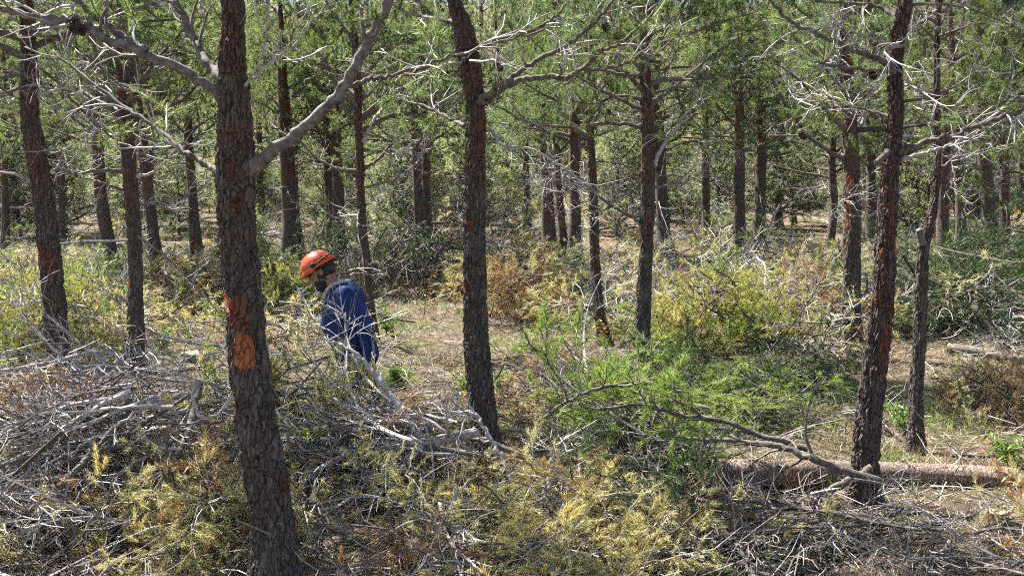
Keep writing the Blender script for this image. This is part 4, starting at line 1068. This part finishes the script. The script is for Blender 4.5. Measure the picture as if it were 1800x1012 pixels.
# long bare boughs sweeping out of the two near heaps
rs = np.random.default_rng(808)
ORD = ['first', 'second', 'third', 'fourth', 'fifth', 'sixth', 'seventh', 'eighth', 'ninth', 'tenth']
SWEEP = sorted([(rs.uniform(190, 400), rs.uniform(640, 800)) for _ in range(10)], key=lambda q: q[1])
FAN = sorted([rs.uniform(720, 900) for _ in range(8)])
for k in range(10):
    u0, v0 = SWEEP[k]
    u1, v1 = u0 - rs.uniform(220, 380), v0 + rs.uniform(60, 230)
    bow = rs.uniform(-55, 20)
    pts = []
    for q in (0, 0.25, 0.5, 0.75, 1.0):
        v = v0 + (v1 - v0) * q + bow * 4 * q * (1 - q)
        pts.append((u0 + (u1 - u0) * q, v, 6.2 - max(0, v - 690) / 200 * 0.55 - rs.uniform(0, 0.12)))
    o = px_limb('cut_branch', pts, rs.uniform(6, 11), 2.5, 'long bare bough sweeping left over the left heap, %s from its back' % ORD[k], n1=8, l1=0.45, n2=3, l2=0.22, mats=('twig', 'twig') if k % 3 else ('limb', 'twig'), seed=830 + k, sides=7, start=0.2, flat=0.3, cutcap=k % 2 == 0)
    o['group'] = 'long bare boughs of the left foreground heap'
for k in range(8):
    u0, v0 = rs.uniform(720, 830), rs.uniform(745, 810)
    u1, v1 = rs.uniform(470, 590), FAN[k]
    bow = rs.uniform(-50, 10)
    pts = []
    for q in (0, 0.25, 0.5, 0.75, 1.0):
        v = v0 + (v1 - v0) * q + bow * 4 * q * (1 - q)
        pts.append((u0 + (u1 - u0) * q, v, 6.72 - max(-0.3, (v - 700) / 160 * 0.4) - rs.uniform(0, 0.1)))
    o = px_limb('cut_branch', pts, rs.uniform(5, 10), 2.5, 'long bare bough fanning left from the sawn limb, %s from its top' % ORD[k], n1=8, l1=0.4, n2=3, l2=0.2, mats=('twig', 'twig') if k % 3 else ('limb', 'twig'), seed=860 + k, sides=7, start=0.25, flat=0.3, cutcap=k % 2 == 0)
    o['group'] = 'long bare boughs fanning from the sawn limb'

# ------------------------------------------------------------------ felled logs
def log(pts, w0, w1, label, seed, cut=True, matname='bark_red'):
    ws = np.linspace(w0, w1, len(pts))
    pts = [(p[0], p[1], gdepth(p[0], p[1] + 0.52 * w_)) for p, w_ in zip(pts, ws)]
    P = np.array([at(*p) for p in pts]); o0 = P[0].copy()
    t = thing('felled_log', label, 'log', o0)
    S_ = catmull(P - o0, 60); rad = np.linspace(w0, w1, 60) / 2 / F * pts[0][2]
    rng = np.random.default_rng(seed)
    sides = 30
    T = norm(np.gradient(S_, axis=0)); U = norm(np.cross(T, np.array([0, 0, 1.0]))); W = np.cross(T, U)
    ang = np.arange(sides) * 2 * PI / sides
    rr = rad[:, None] * (1 + 0.05 * np.sin(ang * 2 + 1)[None] + rng.normal(0, 0.012, (60, sides)))
    V = S_[:, None] + rr[..., None] * (U[:, None] * np.cos(ang)[None, :, None] + W[:, None] * np.sin(ang)[None, :, None])
    i = np.arange(59)[:, None]; j = np.arange(sides)[None]
    a = i * sides + j; b = i * sides + (j + 1) % sides; c = a + sides; d = b + sides
    mb = MB(); mb.add(V.reshape(-1, 3), np.concatenate([np.stack([a, b, d], -1).reshape(-1, 3), np.stack([a, d, c], -1).reshape(-1, 3)]))
    obj('log_bark', mb.mesh('log_bark', [matname], True), t)
    for e, sg in ((0, -1), (59, 1)):
        cen = S_[e] + T[e] * sg * 0.004
        rim = cen + rad[e] * 0.97 * (U[e] * np.cos(ang)[:, None] + W[e] * np.sin(ang)[:, None])
        inn = S_[e] - T[e] * sg * 0.02 + rad[e] * 0.97 * (U[e] * np.cos(ang)[:, None] + W[e] * np.sin(ang)[:, None])
        Vc = np.concatenate([[cen], rim, inn])
        Fc = [(0, 1 + k, 1 + (k + 1) % sides) for k in range(sides)] + [(1 + k, 1 + sides + k, 1 + sides + (k + 1) % sides) for k in range(sides)] + [(1 + k, 1 + sides + (k + 1) % sides, 1 + (k + 1) % sides) for k in range(sides)]
        mb = MB(); mb.add(Vc, Fc); obj('cut_end', mb.mesh('cut_end', ['cut']), t)
    return t
log([(1262, 832, 7.05), (1400, 830, 7.08), (1520, 832, 7.15), (1640, 834, 7.25), (1785, 840, 7.4)], 54, 38, 'long felled pine log on the ground behind the reddish trunk', 5, matname='logbark')
log([(1668, 612, 11.3), (1720, 618, 11.2), (1780, 630, 11.1), (1850, 640, 11.0)], 19, 17, 'short pale log lying before the dark green heap', 6, matname='limb')
log([(1080, 872, 6.5), (1130, 872, 6.5)], 8, 6, 'small barkless stick left of the lower sawn limb', 7, matname='twig')
log([(1470, 470, 19.5), (1560, 482, 19.3), (1680, 500, 19.0)], 9, 7, 'thin grey pole lying across the far right ground', 8, matname='limb')

# small sawn stumps
def stump(u, v, w_, h_, label, seed):
    p = ground_px(u, v)
    t = thing('tree_stump', label, 'stump', p)
    r0 = w_ / 2 / F * p[1]
    me, C, r = trunk_mesh([[0, 0, -0.1], [0, 0, 0.02], [0.005, 0, h_ * 0.6], [0.01, 0, h_]], [r0 * 1.4, r0 * 1.25, r0 * 1.05, r0], seed, 28, 24, 0, 'bark')
    obj('stump_bark', me, t)
    ang = np.arange(24) * 2 * PI / 24
    top = np.stack([0.01 + r0 * 0.97 * np.cos(ang), r0 * 0.97 * np.sin(ang), np.full(24, h_ + 0.003)], -1)
    low = top - np.array([0, 0, 0.02])
    mb = MB(); mb.add(np.concatenate([[[0.01, 0, h_ + 0.004]], top, low]), [(0, 1 + k, 1 + (k + 1) % 24) for k in range(24)] + [(1 + k, 25 + k, 25 + (k + 1) % 24) for k in range(24)] + [(1 + k, 25 + (k + 1) % 24, 1 + (k + 1) % 24) for k in range(24)])
    obj('cut_face', mb.mesh('cut_face', ['cut']), t)
stump(338, 632, 44, 0.08, 'low sawn stump left of the largest trunk', 1)
stump(1750, 930, 34, 0.10, 'low dark stump on the sunny ground at right', 2)

# ------------------------------------------------------------------ small green plants
def herb_mesh(seed, n, hgt, lw, ll):
    rng = np.random.default_rng(seed); mb = MB()
    for s_ in range(n):
        az = rng.uniform(0, 6.28); lean = rng.uniform(0.1, 0.6)
        d = np.array([math.cos(az) * lean, math.sin(az) * lean, 1.0])
        st = wander(rng, np.zeros(3), d, hgt * rng.uniform(0.5, 1.1), 6, 0.1, -0.03)
        V, Fc = tubes(st[None], np.linspace(0.004, 0.002, 6)[None], 4); mb.add(V, Fc, 0)
        for k in range(12):
            p, dd = sample_path(st, 0.2 + 0.8 * k / 12)
            q, dd = perp(rng, dd, 0.6)
            a = q * 0.9 + dd * 0.4; side = norm(np.cross(a, rng.normal(0, 1, 3)))
            L = ll * rng.uniform(0.6, 1.2)
            mb.add([p, p + a * L * 0.5 + side * lw, p + a * L + np.array([0, 0, -0.2 * L]), p + a * L * 0.5 - side * lw], [(0, 1, 2), (0, 2, 3)], 0)
    return mb
HERB = [herb_mesh(k, 9, [0.45, 0.3, 0.35][k], 0.014, 0.09).mesh('herb', ['herb']) for k in range(3)]
STALK = [herb_mesh(10 + k, 5, [0.8, 0.6][k], 0.012, 0.08).mesh('dry_stalks', ['orange']) for k in range(2)]
for i, (u, v, kd, s, lab) in enumerate([(680, 590, 0, 1.3, 'bright green leafy plant right of the worker back'), (700, 680, 1, 1.0, 'low green plant beside the pale ground right of the worker'), (285, 620, 2, 1.1, 'pale green plant right of the second trunk'), (815, 690, 1, 0.8, 'small green plant left of the centre trunk'), (15, 880, 0, 0.7, 'green plant at the left edge among twigs'), (1590, 760, 2, 0.8, 'green plant between the two right trunks'), (1770, 820, 1, 1.0, 'green plant at the end of the felled log'), (880, 690, 1, 0.9, 'small green plant right of the centre trunk'), (725, 850, 2, 0.8, 'green plant under the pale sawn limb'), (1170, 650, 0, 1.1, 'green plant at the foot of the straight trunk')]):
    p = ground_px(u, v)
    o = obj('leafy_plant', HERB[kd]); o.location = tuple(p); o.rotation_euler = (0, 0, i * 1.3); o.scale = (s,) * 3
    tag(o, lab, 'plant', 'small green plants')
for i, (u, v, kd, s, lab) in enumerate([(500, 560, 0, 1.0, 'dry yellow stalks left of the worker face'), (745, 560, 0, 1.1, 'dry orange stalks before the twin pine'), (800, 540, 1, 1.2, 'dry stalks left of the centre trunk'), (1075, 610, 1, 1.2, 'dry pale stalks at the kinked trunk foot'), (1680, 740, 0, 0.8, 'dry brown stalks before the right brown heap'), (1790, 900, 1, 1.0, 'dry ochre stalks at the lower right edge'), (60, 700, 1, 0.9, 'dry stalks by the leftmost trunk foot')]):
    p = ground_px(u, v)
    o = obj('dry_plant', STALK[kd]); o.location = tuple(p); o.rotation_euler = (0, 0, i * 2.1); o.scale = (s,) * 3
    tag(o, lab, 'plant', 'dry plants')

# ------------------------------------------------------------------ litter, grass and twigs too many to count
def field(x, y, s, ph):
    return np.sin(x * s + ph) * np.cos(y * s * 1.1 + ph * 2) + 0.6 * np.sin(x * s * 2.3 - y * s * 1.7 + ph) + 0.4 * np.sin(x * s * 4.1 + y * s * 3.7)

def scatter_xy(rng, n, ylo, yhi, pw=1.7):
    y = ylo + (yhi - ylo) * rng.random(n) ** pw
    x = rng.uniform(-0.6, 0.6, n) * y
    return x, y

def litter():
    rng = np.random.default_rng(31)
    n = 105000
    x, y = scatter_xy(rng, n, 4.6, 26, 1.5)
    z = height(x, y) + rng.uniform(0.0, 0.04, n)
    az = rng.uniform(0, 6.28, n); el = rng.normal(0.15, 0.3, n)
    d = np.stack([np.cos(az) * np.cos(el), np.sin(az) * np.cos(el), np.sin(el)], -1)
    s = norm(np.cross(d, rng.normal(0, 1, (n, 3))))
    P = np.stack([x, y, z], -1); L = (rng.uniform(0.05, 0.13, n) * (1 + y / 30))[:, None]; wd_ = (0.0035 * (1 + y / 18))[:, None]
    V = np.stack([P - s * wd_ / 2, P + s * wd_ / 2, P + d * L], 1).reshape(-1, 3)
    mb = MB(); mb.add(V, np.arange(3 * n).reshape(-1, 3))
    tag(obj('needle_litter', mb.mesh('needle_litter', ['litter'])), 'straw coloured fallen needles covering the forest floor', 'litter', kind='stuff')
litter()

def grass():
    rng = np.random.default_rng(32)
    x, y = scatter_xy(rng, 30000, 5.0, 30, 1.3)
    keep = (field(x, y, 0.8, 0.6) + rng.normal(0, 0.35, len(x)) > 0.55) & (y > 6.6)
    x, y = x[keep], y[keep]; n = len(x)
    per = 5
    x = np.repeat(x, per) + rng.normal(0, 0.03, n * per); y = np.repeat(y, per) + rng.normal(0, 0.03, n * per); n = len(x)
    z = height(x, y) - 0.01
    d = norm(np.stack([rng.normal(0, 0.5, n), rng.normal(0, 0.5, n), np.ones(n)], -1))
    s = norm(np.cross(d, rng.normal(0, 1, (n, 3))))
    P = np.stack([x, y, z], -1); L = (rng.uniform(0.06, 0.22, n))[:, None]; wd_ = (0.005 * (1 + y / 20))[:, None]
    V = np.stack([P - s * wd_ / 2, P + s * wd_ / 2, P + d * L], 1).reshape(-1, 3)
    mb = MB(); mb.add(V, np.arange(3 * n).reshape(-1, 3), 0)
    me = mb.mesh('grass', ['fresh', 'litter', 'green'])
    mi = np.where(field(V[::3, 0], V[::3, 1], 1.7, 2.0) > 0.3, 1, np.where(rng.random(n) < 0.5, 0, 2)).astype(np.int32)
    me.polygons.foreach_set('material_index', mi)
    tag(obj('grass', me), 'low green grass and herbs growing through the litter', 'grass', kind='stuff')
grass()

def twig_litter():
    rng = np.random.default_rng(33)
    wd = Wood(); mb = MB()
    x, y = scatter_xy(rng, 3600, 4.8, 26, 1.4)
    for i in range(len(x)):
        az = rng.uniform(0, 6.28); el = rng.normal(0.12, 0.25)
        L = rng.uniform(0.15, 0.8)
        p = np.array([x[i], y[i], hz(x[i], y[i]) + rng.uniform(0.01, 0.12)])
        tp = wander(rng, p, np.array([math.cos(az), math.sin(az), el]), L, 5, 0.16, -0.01)
        tp[:, 2] = np.maximum(tp[:, 2], height(tp[:, 0], tp[:, 1]) + 0.005)
        r0 = rng.uniform(0.002, 0.0055)
        wd.add(tp, np.linspace(r0, r0 * 0.4, 5), 3, int(rng.random() < 0.35))
    wd.flush(mb)
    tag(obj('twig_litter', mb.mesh('twig_litter', ['twig', 'twig_dark'])), 'thin pale twigs strewn over the forest floor', 'twigs', kind='stuff')
twig_litter()

# ------------------------------------------------------------------ the worker
M['jacket'] = plain_mat('blue_work_jacket', [(0.3, (0.008, 0.023, 0.09)), (0.7, (0.015, 0.04, 0.138))], 9, 0.8, 0.25, 0.5)
M['trousers'] = plain_mat('navy_trousers', [(0.3, (0.008, 0.014, 0.05)), (0.7, (0.016, 0.028, 0.085))], 12, 0.85, 0.2, 0.5)
M['skin'] = plain_mat('skin', [(0.3, (0.30, 0.15, 0.10)), (0.7, (0.36, 0.19, 0.125))], 40, 0.55, 0.4, 0.1)
M['hair'] = plain_mat('dark_hair', [(0.3, (0.012, 0.010, 0.009)), (0.7, (0.04, 0.032, 0.028))], 120, 0.6, 0.4, 0.8)
M['helmet'] = plain_mat('orange_helmet_plastic', [(0.3, (0.7, 0.085, 0.012)), (0.7, (0.8, 0.12, 0.02))], 6, 0.32, 0.5, 0.03)
M['black'] = plain_mat('black_rubber', [(0.3, (0.012, 0.012, 0.012)), (0.7, (0.025, 0.025, 0.025))], 30, 0.6, 0.4, 0.1)
M['collar'] = plain_mat('grey_shirt', [(0.3, (0.4, 0.42, 0.45)), (0.7, (0.52, 0.54, 0.56))], 30, 0.85, 0.2, 0.3)
M['boot'] = plain_mat('brown_boot', [(0.3, (0.03, 0.02, 0.014)), (0.7, (0.07, 0.045, 0.03))], 30, 0.7, 0.3, 0.3)

def ellipsoid(mb, c, ax, U=np.eye(3), nu=20, nv=14, vmin=-PI / 2, vmax=PI / 2):
    V = []
    for i in range(nv + 1):
        b = vmin + (vmax - vmin) * i / nv
        for j in range(nu):
            a = 2 * PI * j / nu
            l = np.array([ax[0] * math.cos(b) * math.cos(a), ax[1] * math.cos(b) * math.sin(a), ax[2] * math.sin(b)])
            V.append(np.asarray(c) + U.T @ l)
    Fc = []
    for i in range(nv):
        for j in range(nu):
            a = i * nu + j; b = i * nu + (j + 1) % nu
            Fc += [(a, b, b + nu), (a, b + nu, a + nu)]
    for k in range(1, nu - 1):
        Fc += [(0, k + 1, k), (nv * nu, nv * nu + k, nv * nu + k + 1)]
    mb.add(V, Fc)

def loft(mb, rings, n=24):
    """rings: (centre, half-width along x-ish axis, half-width along y, tilt of the ring about y)"""
    V = []
    for c, rx_, ry_, tl in rings:
        for j in range(n):
            a = 2 * PI * j / n
            lx, ly = rx_ * math.cos(a), ry_ * math.sin(a)
            V.append((c[0] + lx * math.cos(tl), c[1] + ly, c[2] + lx * math.sin(tl)))
    Fc = []
    m = len(rings)
    for i in range(m - 1):
        for j in range(n):
            a = i * n + j; b = i * n + (j + 1) % n
            Fc += [(a, b, b + n), (a, b + n, a + n)]
    for k in range(1, n - 1):
        Fc += [(0, k + 1, k), ((m - 1) * n, (m - 1) * n + k, (m - 1) * n + k + 1)]
    mb.add(V, Fc)

def tube1(mb, pts, rad, sides=14, rows=None):
    S_ = catmull(np.column_stack([np.array(pts, float), np.array(rad, float)]), rows or 5 * len(pts))
    V, Fc = tubes(S_[None, :, :3], S_[None, :, 3], sides)
    mb.add(V, Fc)
    ellipsoid(mb, S_[0, :3], (S_[0, 3],) * 3, nu=10, nv=8)
    ellipsoid(mb, S_[-1, :3], (S_[-1, 3],) * 3, nu=10, nv=8)

def fused(mb, name, matname, parent, voxel, smooth=4, wrinkle=0.0, seed=0):
    """fuses overlapping volumes into one continuous skin"""
    me = mb.mesh(name, [matname], True)
    tmp = obj('tmp', me)
    r_ = tmp.modifiers.new('r', 'REMESH'); r_.mode = 'VOXEL'; r_.voxel_size = voxel; r_.use_smooth_shade = True
    s_ = tmp.modifiers.new('s', 'SMOOTH'); s_.iterations = smooth; s_.factor = 0.5
    dg = bpy.context.evaluated_depsgraph_get()
    out = bpy.data.meshes.new_from_object(tmp.evaluated_get(dg))
    bpy.data.objects.remove(tmp)
    if wrinkle > 0:
        n = len(out.vertices)
        co = np.empty(n * 3, np.float32); out.vertices.foreach_get('co', co); co = co.reshape(-1, 3).astype(float)
        no = np.empty(n * 3, np.float32); out.vertices.foreach_get('normal', no); no = no.reshape(-1, 3)
        q = co @ np.array([[0.3, 0.9, 0.2], [0.5, -0.4, 0.7], [1.0, 0.3, 0.8]])
        f = np.sin(q[:, 0] * 38 + 2.5 * np.sin(q[:, 1] * 17)) * 0.6 + np.sin(q[:, 2] * 55 + 3 * np.sin(q[:, 0] * 21) + seed) * 0.4 + 0.5 * np.sin(q[:, 1] * 83)
        co = co + no * (f * wrinkle)[:, None]
        out.vertices.foreach_set('co', co.astype(np.float32).ravel()); out.update()
    out.name = name
    out.materials.clear(); out.materials.append(M[matname])
    out.polygons.foreach_set('use_smooth', np.ones(len(out.polygons), bool))
    return obj(name, out, parent)

PY = 8.35
pfoot = at(640, 772, PY); pfoot[2] = hz(pfoot[0], PY)
person = thing('person', 'person in blue jacket and orange helmet looking down, walking left', 'person', pfoot, None, (0, 0, 0), (1.1, 1.08, 1.0))
TAU = R(33)
hf = np.array([-math.cos(TAU), 0, -math.sin(TAU)]); hu = np.array([-math.sin(TAU), 0, math.cos(TAU)]); hs = np.array([0, 1.0, 0])
HB = np.array([hf, hs, hu])         # rows: forward, side, up
HC = np.array([-0.315, 0, 1.40])
def hp(f, s, u): return HC + hf * f + hs * s + hu * u
SHN = np.array([-0.09, -0.19, 1.215]); ELN = np.array([0.055, -0.25, 0.95]); WRN = np.array([0.085, -0.24, 0.70])
SHF = np.array([-0.11, 0.19, 1.215]); ELF = np.array([-0.09, 0.26, 0.95]); WRF = np.array([-0.15, 0.24, 0.71])
# body: one continuous figure
b = MB()
ellipsoid(b, hp(-0.01, 0, 0.025), (0.098, 0.077, 0.10), HB)
ellipsoid(b, hp(0.03, 0, -0.05), (0.065, 0.058, 0.085), HB)
ellipsoid(b, hp(0.045, 0, -0.10), (0.04, 0.042, 0.035), HB)
tube1(b, [hp(0.085, 0, 0.02), hp(0.108, 0, -0.022), hp(0.098, 0, -0.035)], [0.011, 0.016, 0.014], 8)
ellipsoid(b, hp(0.083, 0, 0.03), (0.018, 0.05, 0.012), HB)
ellipsoid(b, hp(0.088, 0, -0.068), (0.012, 0.026, 0.012), HB)
for sg in (-1, 1):
    ellipsoid(b, hp(-0.01, sg * 0.077, -0.01), (0.02, 0.012, 0.033), HB, 12, 8)
tube1(b, [hp(-0.03, 0, -0.06), (-0.235, 0, 1.31), (-0.17, 0, 1.23)], [0.055, 0.058, 0.07])
loft(b, [((-0.16, 0, 1.25), 0.07, 0.10, 0.5), ((-0.14, 0, 1.16), 0.11, 0.17, 0.4), ((-0.13, 0, 1.02), 0.12, 0.16, 0.3), ((-0.08, 0, 0.90), 0.11, 0.145, 0.2), ((-0.03, 0, 0.80), 0.11, 0.15, 0.1)])
for sh, el, wr in ((SHN, ELN, WRN), (SHF, ELF, WRF)):
    tube1(b, [sh, (sh + el) / 2, el, (el + wr) / 2, wr], [0.055, 0.05, 0.042, 0.038, 0.028])
for kn, an, sy in (((0.04, -0.1, 0.43), (0.13, -0.1, 0.08), -1), ((-0.12, 0.1, 0.43), (-0.10, 0.1, 0.08), 1)):
    tube1(b, [(-0.02, 0.095 * sy, 0.80), (0.0, 0.1 * sy, 0.62), kn, (np.array(kn) + np.array(an)) / 2, an], [0.085, 0.075, 0.055, 0.052, 0.04])
# hands: palm and five fingers
def hand(b, wr, dirn, side, thumb):
    d = norm(np.array(dirn)); s = norm(np.array(side)); nrm = np.cross(d, s)
    pc = wr + d * 0.05
    ellipsoid(b, pc, (0.05, 0.04, 0.016), np.array([d, s, nrm]), 14, 8)
    for k, (o_, L) in enumerate(((-0.03, 0.060), (-0.010, 0.075), (0.011, 0.080), (0.031, 0.070))):
        p0 = wr + d * 0.075 + s * o_
        p1 = p0 + d * L * 0.5 + nrm * thumb * 0.010
        p2 = p1 + d * L * 0.3 + nrm * thumb * 0.022
        p3 = p2 + d * L * 0.08 + nrm * thumb * 0.025
        tube1(b, [p0, p1, p2, p3], [0.0098, 0.009, 0.0085, 0.0075], 8, 10)
    p0 = wr + d * 0.03 + s * 0.03; p1 = p0 + d * 0.03 + s * 0.025 + nrm * thumb * 0.012; p2 = p1 + d * 0.03 + nrm * thumb * 0.012
    tube1(b, [p0, p1, p2], [0.013, 0.0105, 0.009], 8, 10)
hand(b, WRN, (0.05, 0.05, -1), (-1, 0, 0), 1)
hand(b, WRF, (-0.15, -0.05, -1), (-1, 0, 0.1), -1)
fused(b, 'body', 'skin', person, 0.0065, 3)
# jacket
j = MB()
loft(j, [((-0.185, 0, 1.285), 0.06, 0.075, 0.6), ((-0.155, 0, 1.25), 0.115, 0.15, 0.5), ((-0.145, 0, 1.19), 0.155, 0.205, 0.42), ((-0.145, 0, 1.10), 0.178, 0.205, 0.32), ((-0.14, 0, 1.0), 0.188, 0.2, 0.25), ((-0.11, 0, 0.90), 0.182, 0.195, 0.18), ((-0.07, 0, 0.80), 0.175, 0.2, 0.1), ((-0.045, 0, 0.66), 0.17, 0.205, 0.05)])
for sh, el, wr in ((SHN, ELN, WRN), (SHF, ELF, WRF)):
    tube1(j, [sh + np.array([-0.02, 0, 0.0]), (sh * 0.55 + el * 0.45), el, (el + wr) / 2, wr + (el - wr) * 0.06], [0.082, 0.076, 0.066, 0.06, 0.048])
fused(j, 'jacket', 'jacket', person, 0.010, 3, 0.0045, 1)
cm = MB()
tube1(cm, [(-0.115, -0.045, 1.315), (-0.155, -0.078, 1.312), (-0.215, -0.078, 1.285), (-0.262, -0.052, 1.235), (-0.29, -0.03, 1.16)], [0.013, 0.015, 0.017, 0.018, 0.012], 10)
tube1(cm, [(-0.115, 0.045, 1.315), (-0.155, 0.078, 1.312), (-0.215, 0.078, 1.285), (-0.262, 0.052, 1.235), (-0.29, 0.03, 1.16)], [0.013, 0.015, 0.017, 0.018, 0.012], 10)
tube1(cm, [(-0.115, -0.045, 1.315), (-0.095, 0, 1.32), (-0.115, 0.045, 1.315)], [0.013, 0.015, 0.013], 10)
fused(cm, 'collar', 'collar', person, 0.006, 2)
tr = MB()
loft(tr, [((-0.05, 0, 0.86), 0.125, 0.17, 0.1), ((-0.025, 0, 0.78), 0.13, 0.18, 0.05), ((-0.02, 0, 0.71), 0.12, 0.175, 0.0)])
for kn, an, sy in (((0.04, -0.1, 0.43), (0.13, -0.1, 0.08), -1), ((-0.12, 0.1, 0.43), (-0.10, 0.1, 0.08), 1)):
    tube1(tr, [(-0.02, 0.095 * sy, 0.78), (0.0, 0.1 * sy, 0.62), kn, (np.array(kn) + np.array(an)) / 2, np.array(an) + np.array([0, 0, 0.03])], [0.105, 0.095, 0.075, 0.072, 0.066])
fused(tr, 'trousers', 'trousers', person, 0.010, 3, 0.004, 4)
for an in ((0.13, -0.1, 0.06), (-0.10, 0.1, 0.06)):
    bt = MB(); an = np.array(an)
    tube1(bt, [an + np.array([0, 0, 0.10]), an, an + np.array([-0.03, 0, -0.01]), an + np.array([-0.12, 0, -0.02]), an + np.array([-0.18, 0, -0.025])], [0.052, 0.055, 0.05, 0.045, 0.034])
    fused(bt, 'boot', 'boot', person, 0.008, 2)
# beard, hair
bd = MB()
ellipsoid(bd, hp(0.045, 0, -0.085), (0.062, 0.062, 0.055), HB)
ellipsoid(bd, hp(0.07, 0, -0.115), (0.045, 0.04, 0.045), HB)
for sg in (-1, 1): ellipsoid(bd, hp(0.015, sg * 0.055, -0.05), (0.03, 0.02, 0.05), HB)
fused(bd, 'beard', 'hair', person, 0.006, 1, 0.003, 2)
hr = MB()
ellipsoid(hr, hp(-0.04, 0, 0.0), (0.08, 0.082, 0.085), HB)
fused(hr, 'hair', 'hair', person, 0.007, 1, 0.003, 3)
for sg in (-1, 1):
    ey = MB(); ellipsoid(ey, hp(0.080, sg * 0.031, 0.012), (0.011, 0.012, 0.008), HB, 10, 8)
    obj('eye', ey.mesh('eye', ['black'], True), person)
# helmet
HCEN = hp(-0.01, 0, 0.045)
hm = MB()
V = []; nu, nv = 40, 16
for i in range(nv + 1):
    bb = (PI / 2) * i / nv
    for k in range(nu):
        a = 2 * PI * k / nu
        flare = 1.0 + 0.06 * max(0, 1 - i / 2.0)
        f_ = 0.136 * math.cos(bb) * math.cos(a) * flare
        s_ = 0.112 * math.cos(bb) * math.sin(a) * flare
        u_ = 0.128 * math.sin(bb) ** 0.92 if bb > 0 else 0.0
        ridge = 0.006 * math.exp(-(s_ / 0.012) ** 2) + 0.004 * math.exp(-((abs(s_) - 0.05) / 0.010) ** 2) if i > 4 else 0
        u_ += ridge
        if i == 0 and math.cos(a) > 0.1:      # peak at the front
            f_ += 0.05 * math.cos(a) ** 0.6; u_ -= 0.014
        V.append(HCEN + hf * f_ + hs * s_ + hu * (u_ - 0.012))
Fc = []
for i in range(nv):
    for k in range(nu):
        a = i * nu + k; c2 = i * nu + (k + 1) % nu
        Fc += [(a, c2, c2 + nu), (a, c2 + nu, a + nu)]
hm.add(V, Fc)
helm = obj('helmet', hm.mesh('helmet', ['helmet'], True), person)
so = helm.modifiers.new('thick', 'SOLIDIFY'); so.thickness = 0.005
for sg in (-1, 1):
    kn = MB(); ellipsoid(kn, HCEN + hs * sg * 0.114 + hu * 0.018 + hf * 0.01, (0.024, 0.013, 0.024), HB, 16, 10)
    obj('visor_hinge', kn.mesh('visor_hinge', ['black'], True), helm)
st = MB()
arc = []
for k in range(25):
    a = PI / 2 + PI * k / 24
    arc.append(HCEN + hf * 0.143 * math.cos(a) + hs * 0.118 * math.sin(a) + hu * (0.018 + 0.022 * math.sin(PI * k / 24)))
tube1(st, arc, [0.007] * 25, 8, 50)
obj('strap', st.mesh('strap', ['black'], True), helm)
rim = MB()
rp = []
for k in range(41):
    a = 2 * PI * k / 40
    rp.append(HCEN + hf * 0.125 * math.cos(a) + hs * 0.103 * math.sin(a) + hu * -0.022)
tube1(rim, rp, [0.010] * 41, 8, 80)
obj('headband', rim.mesh('headband', ['black'], True), helm)
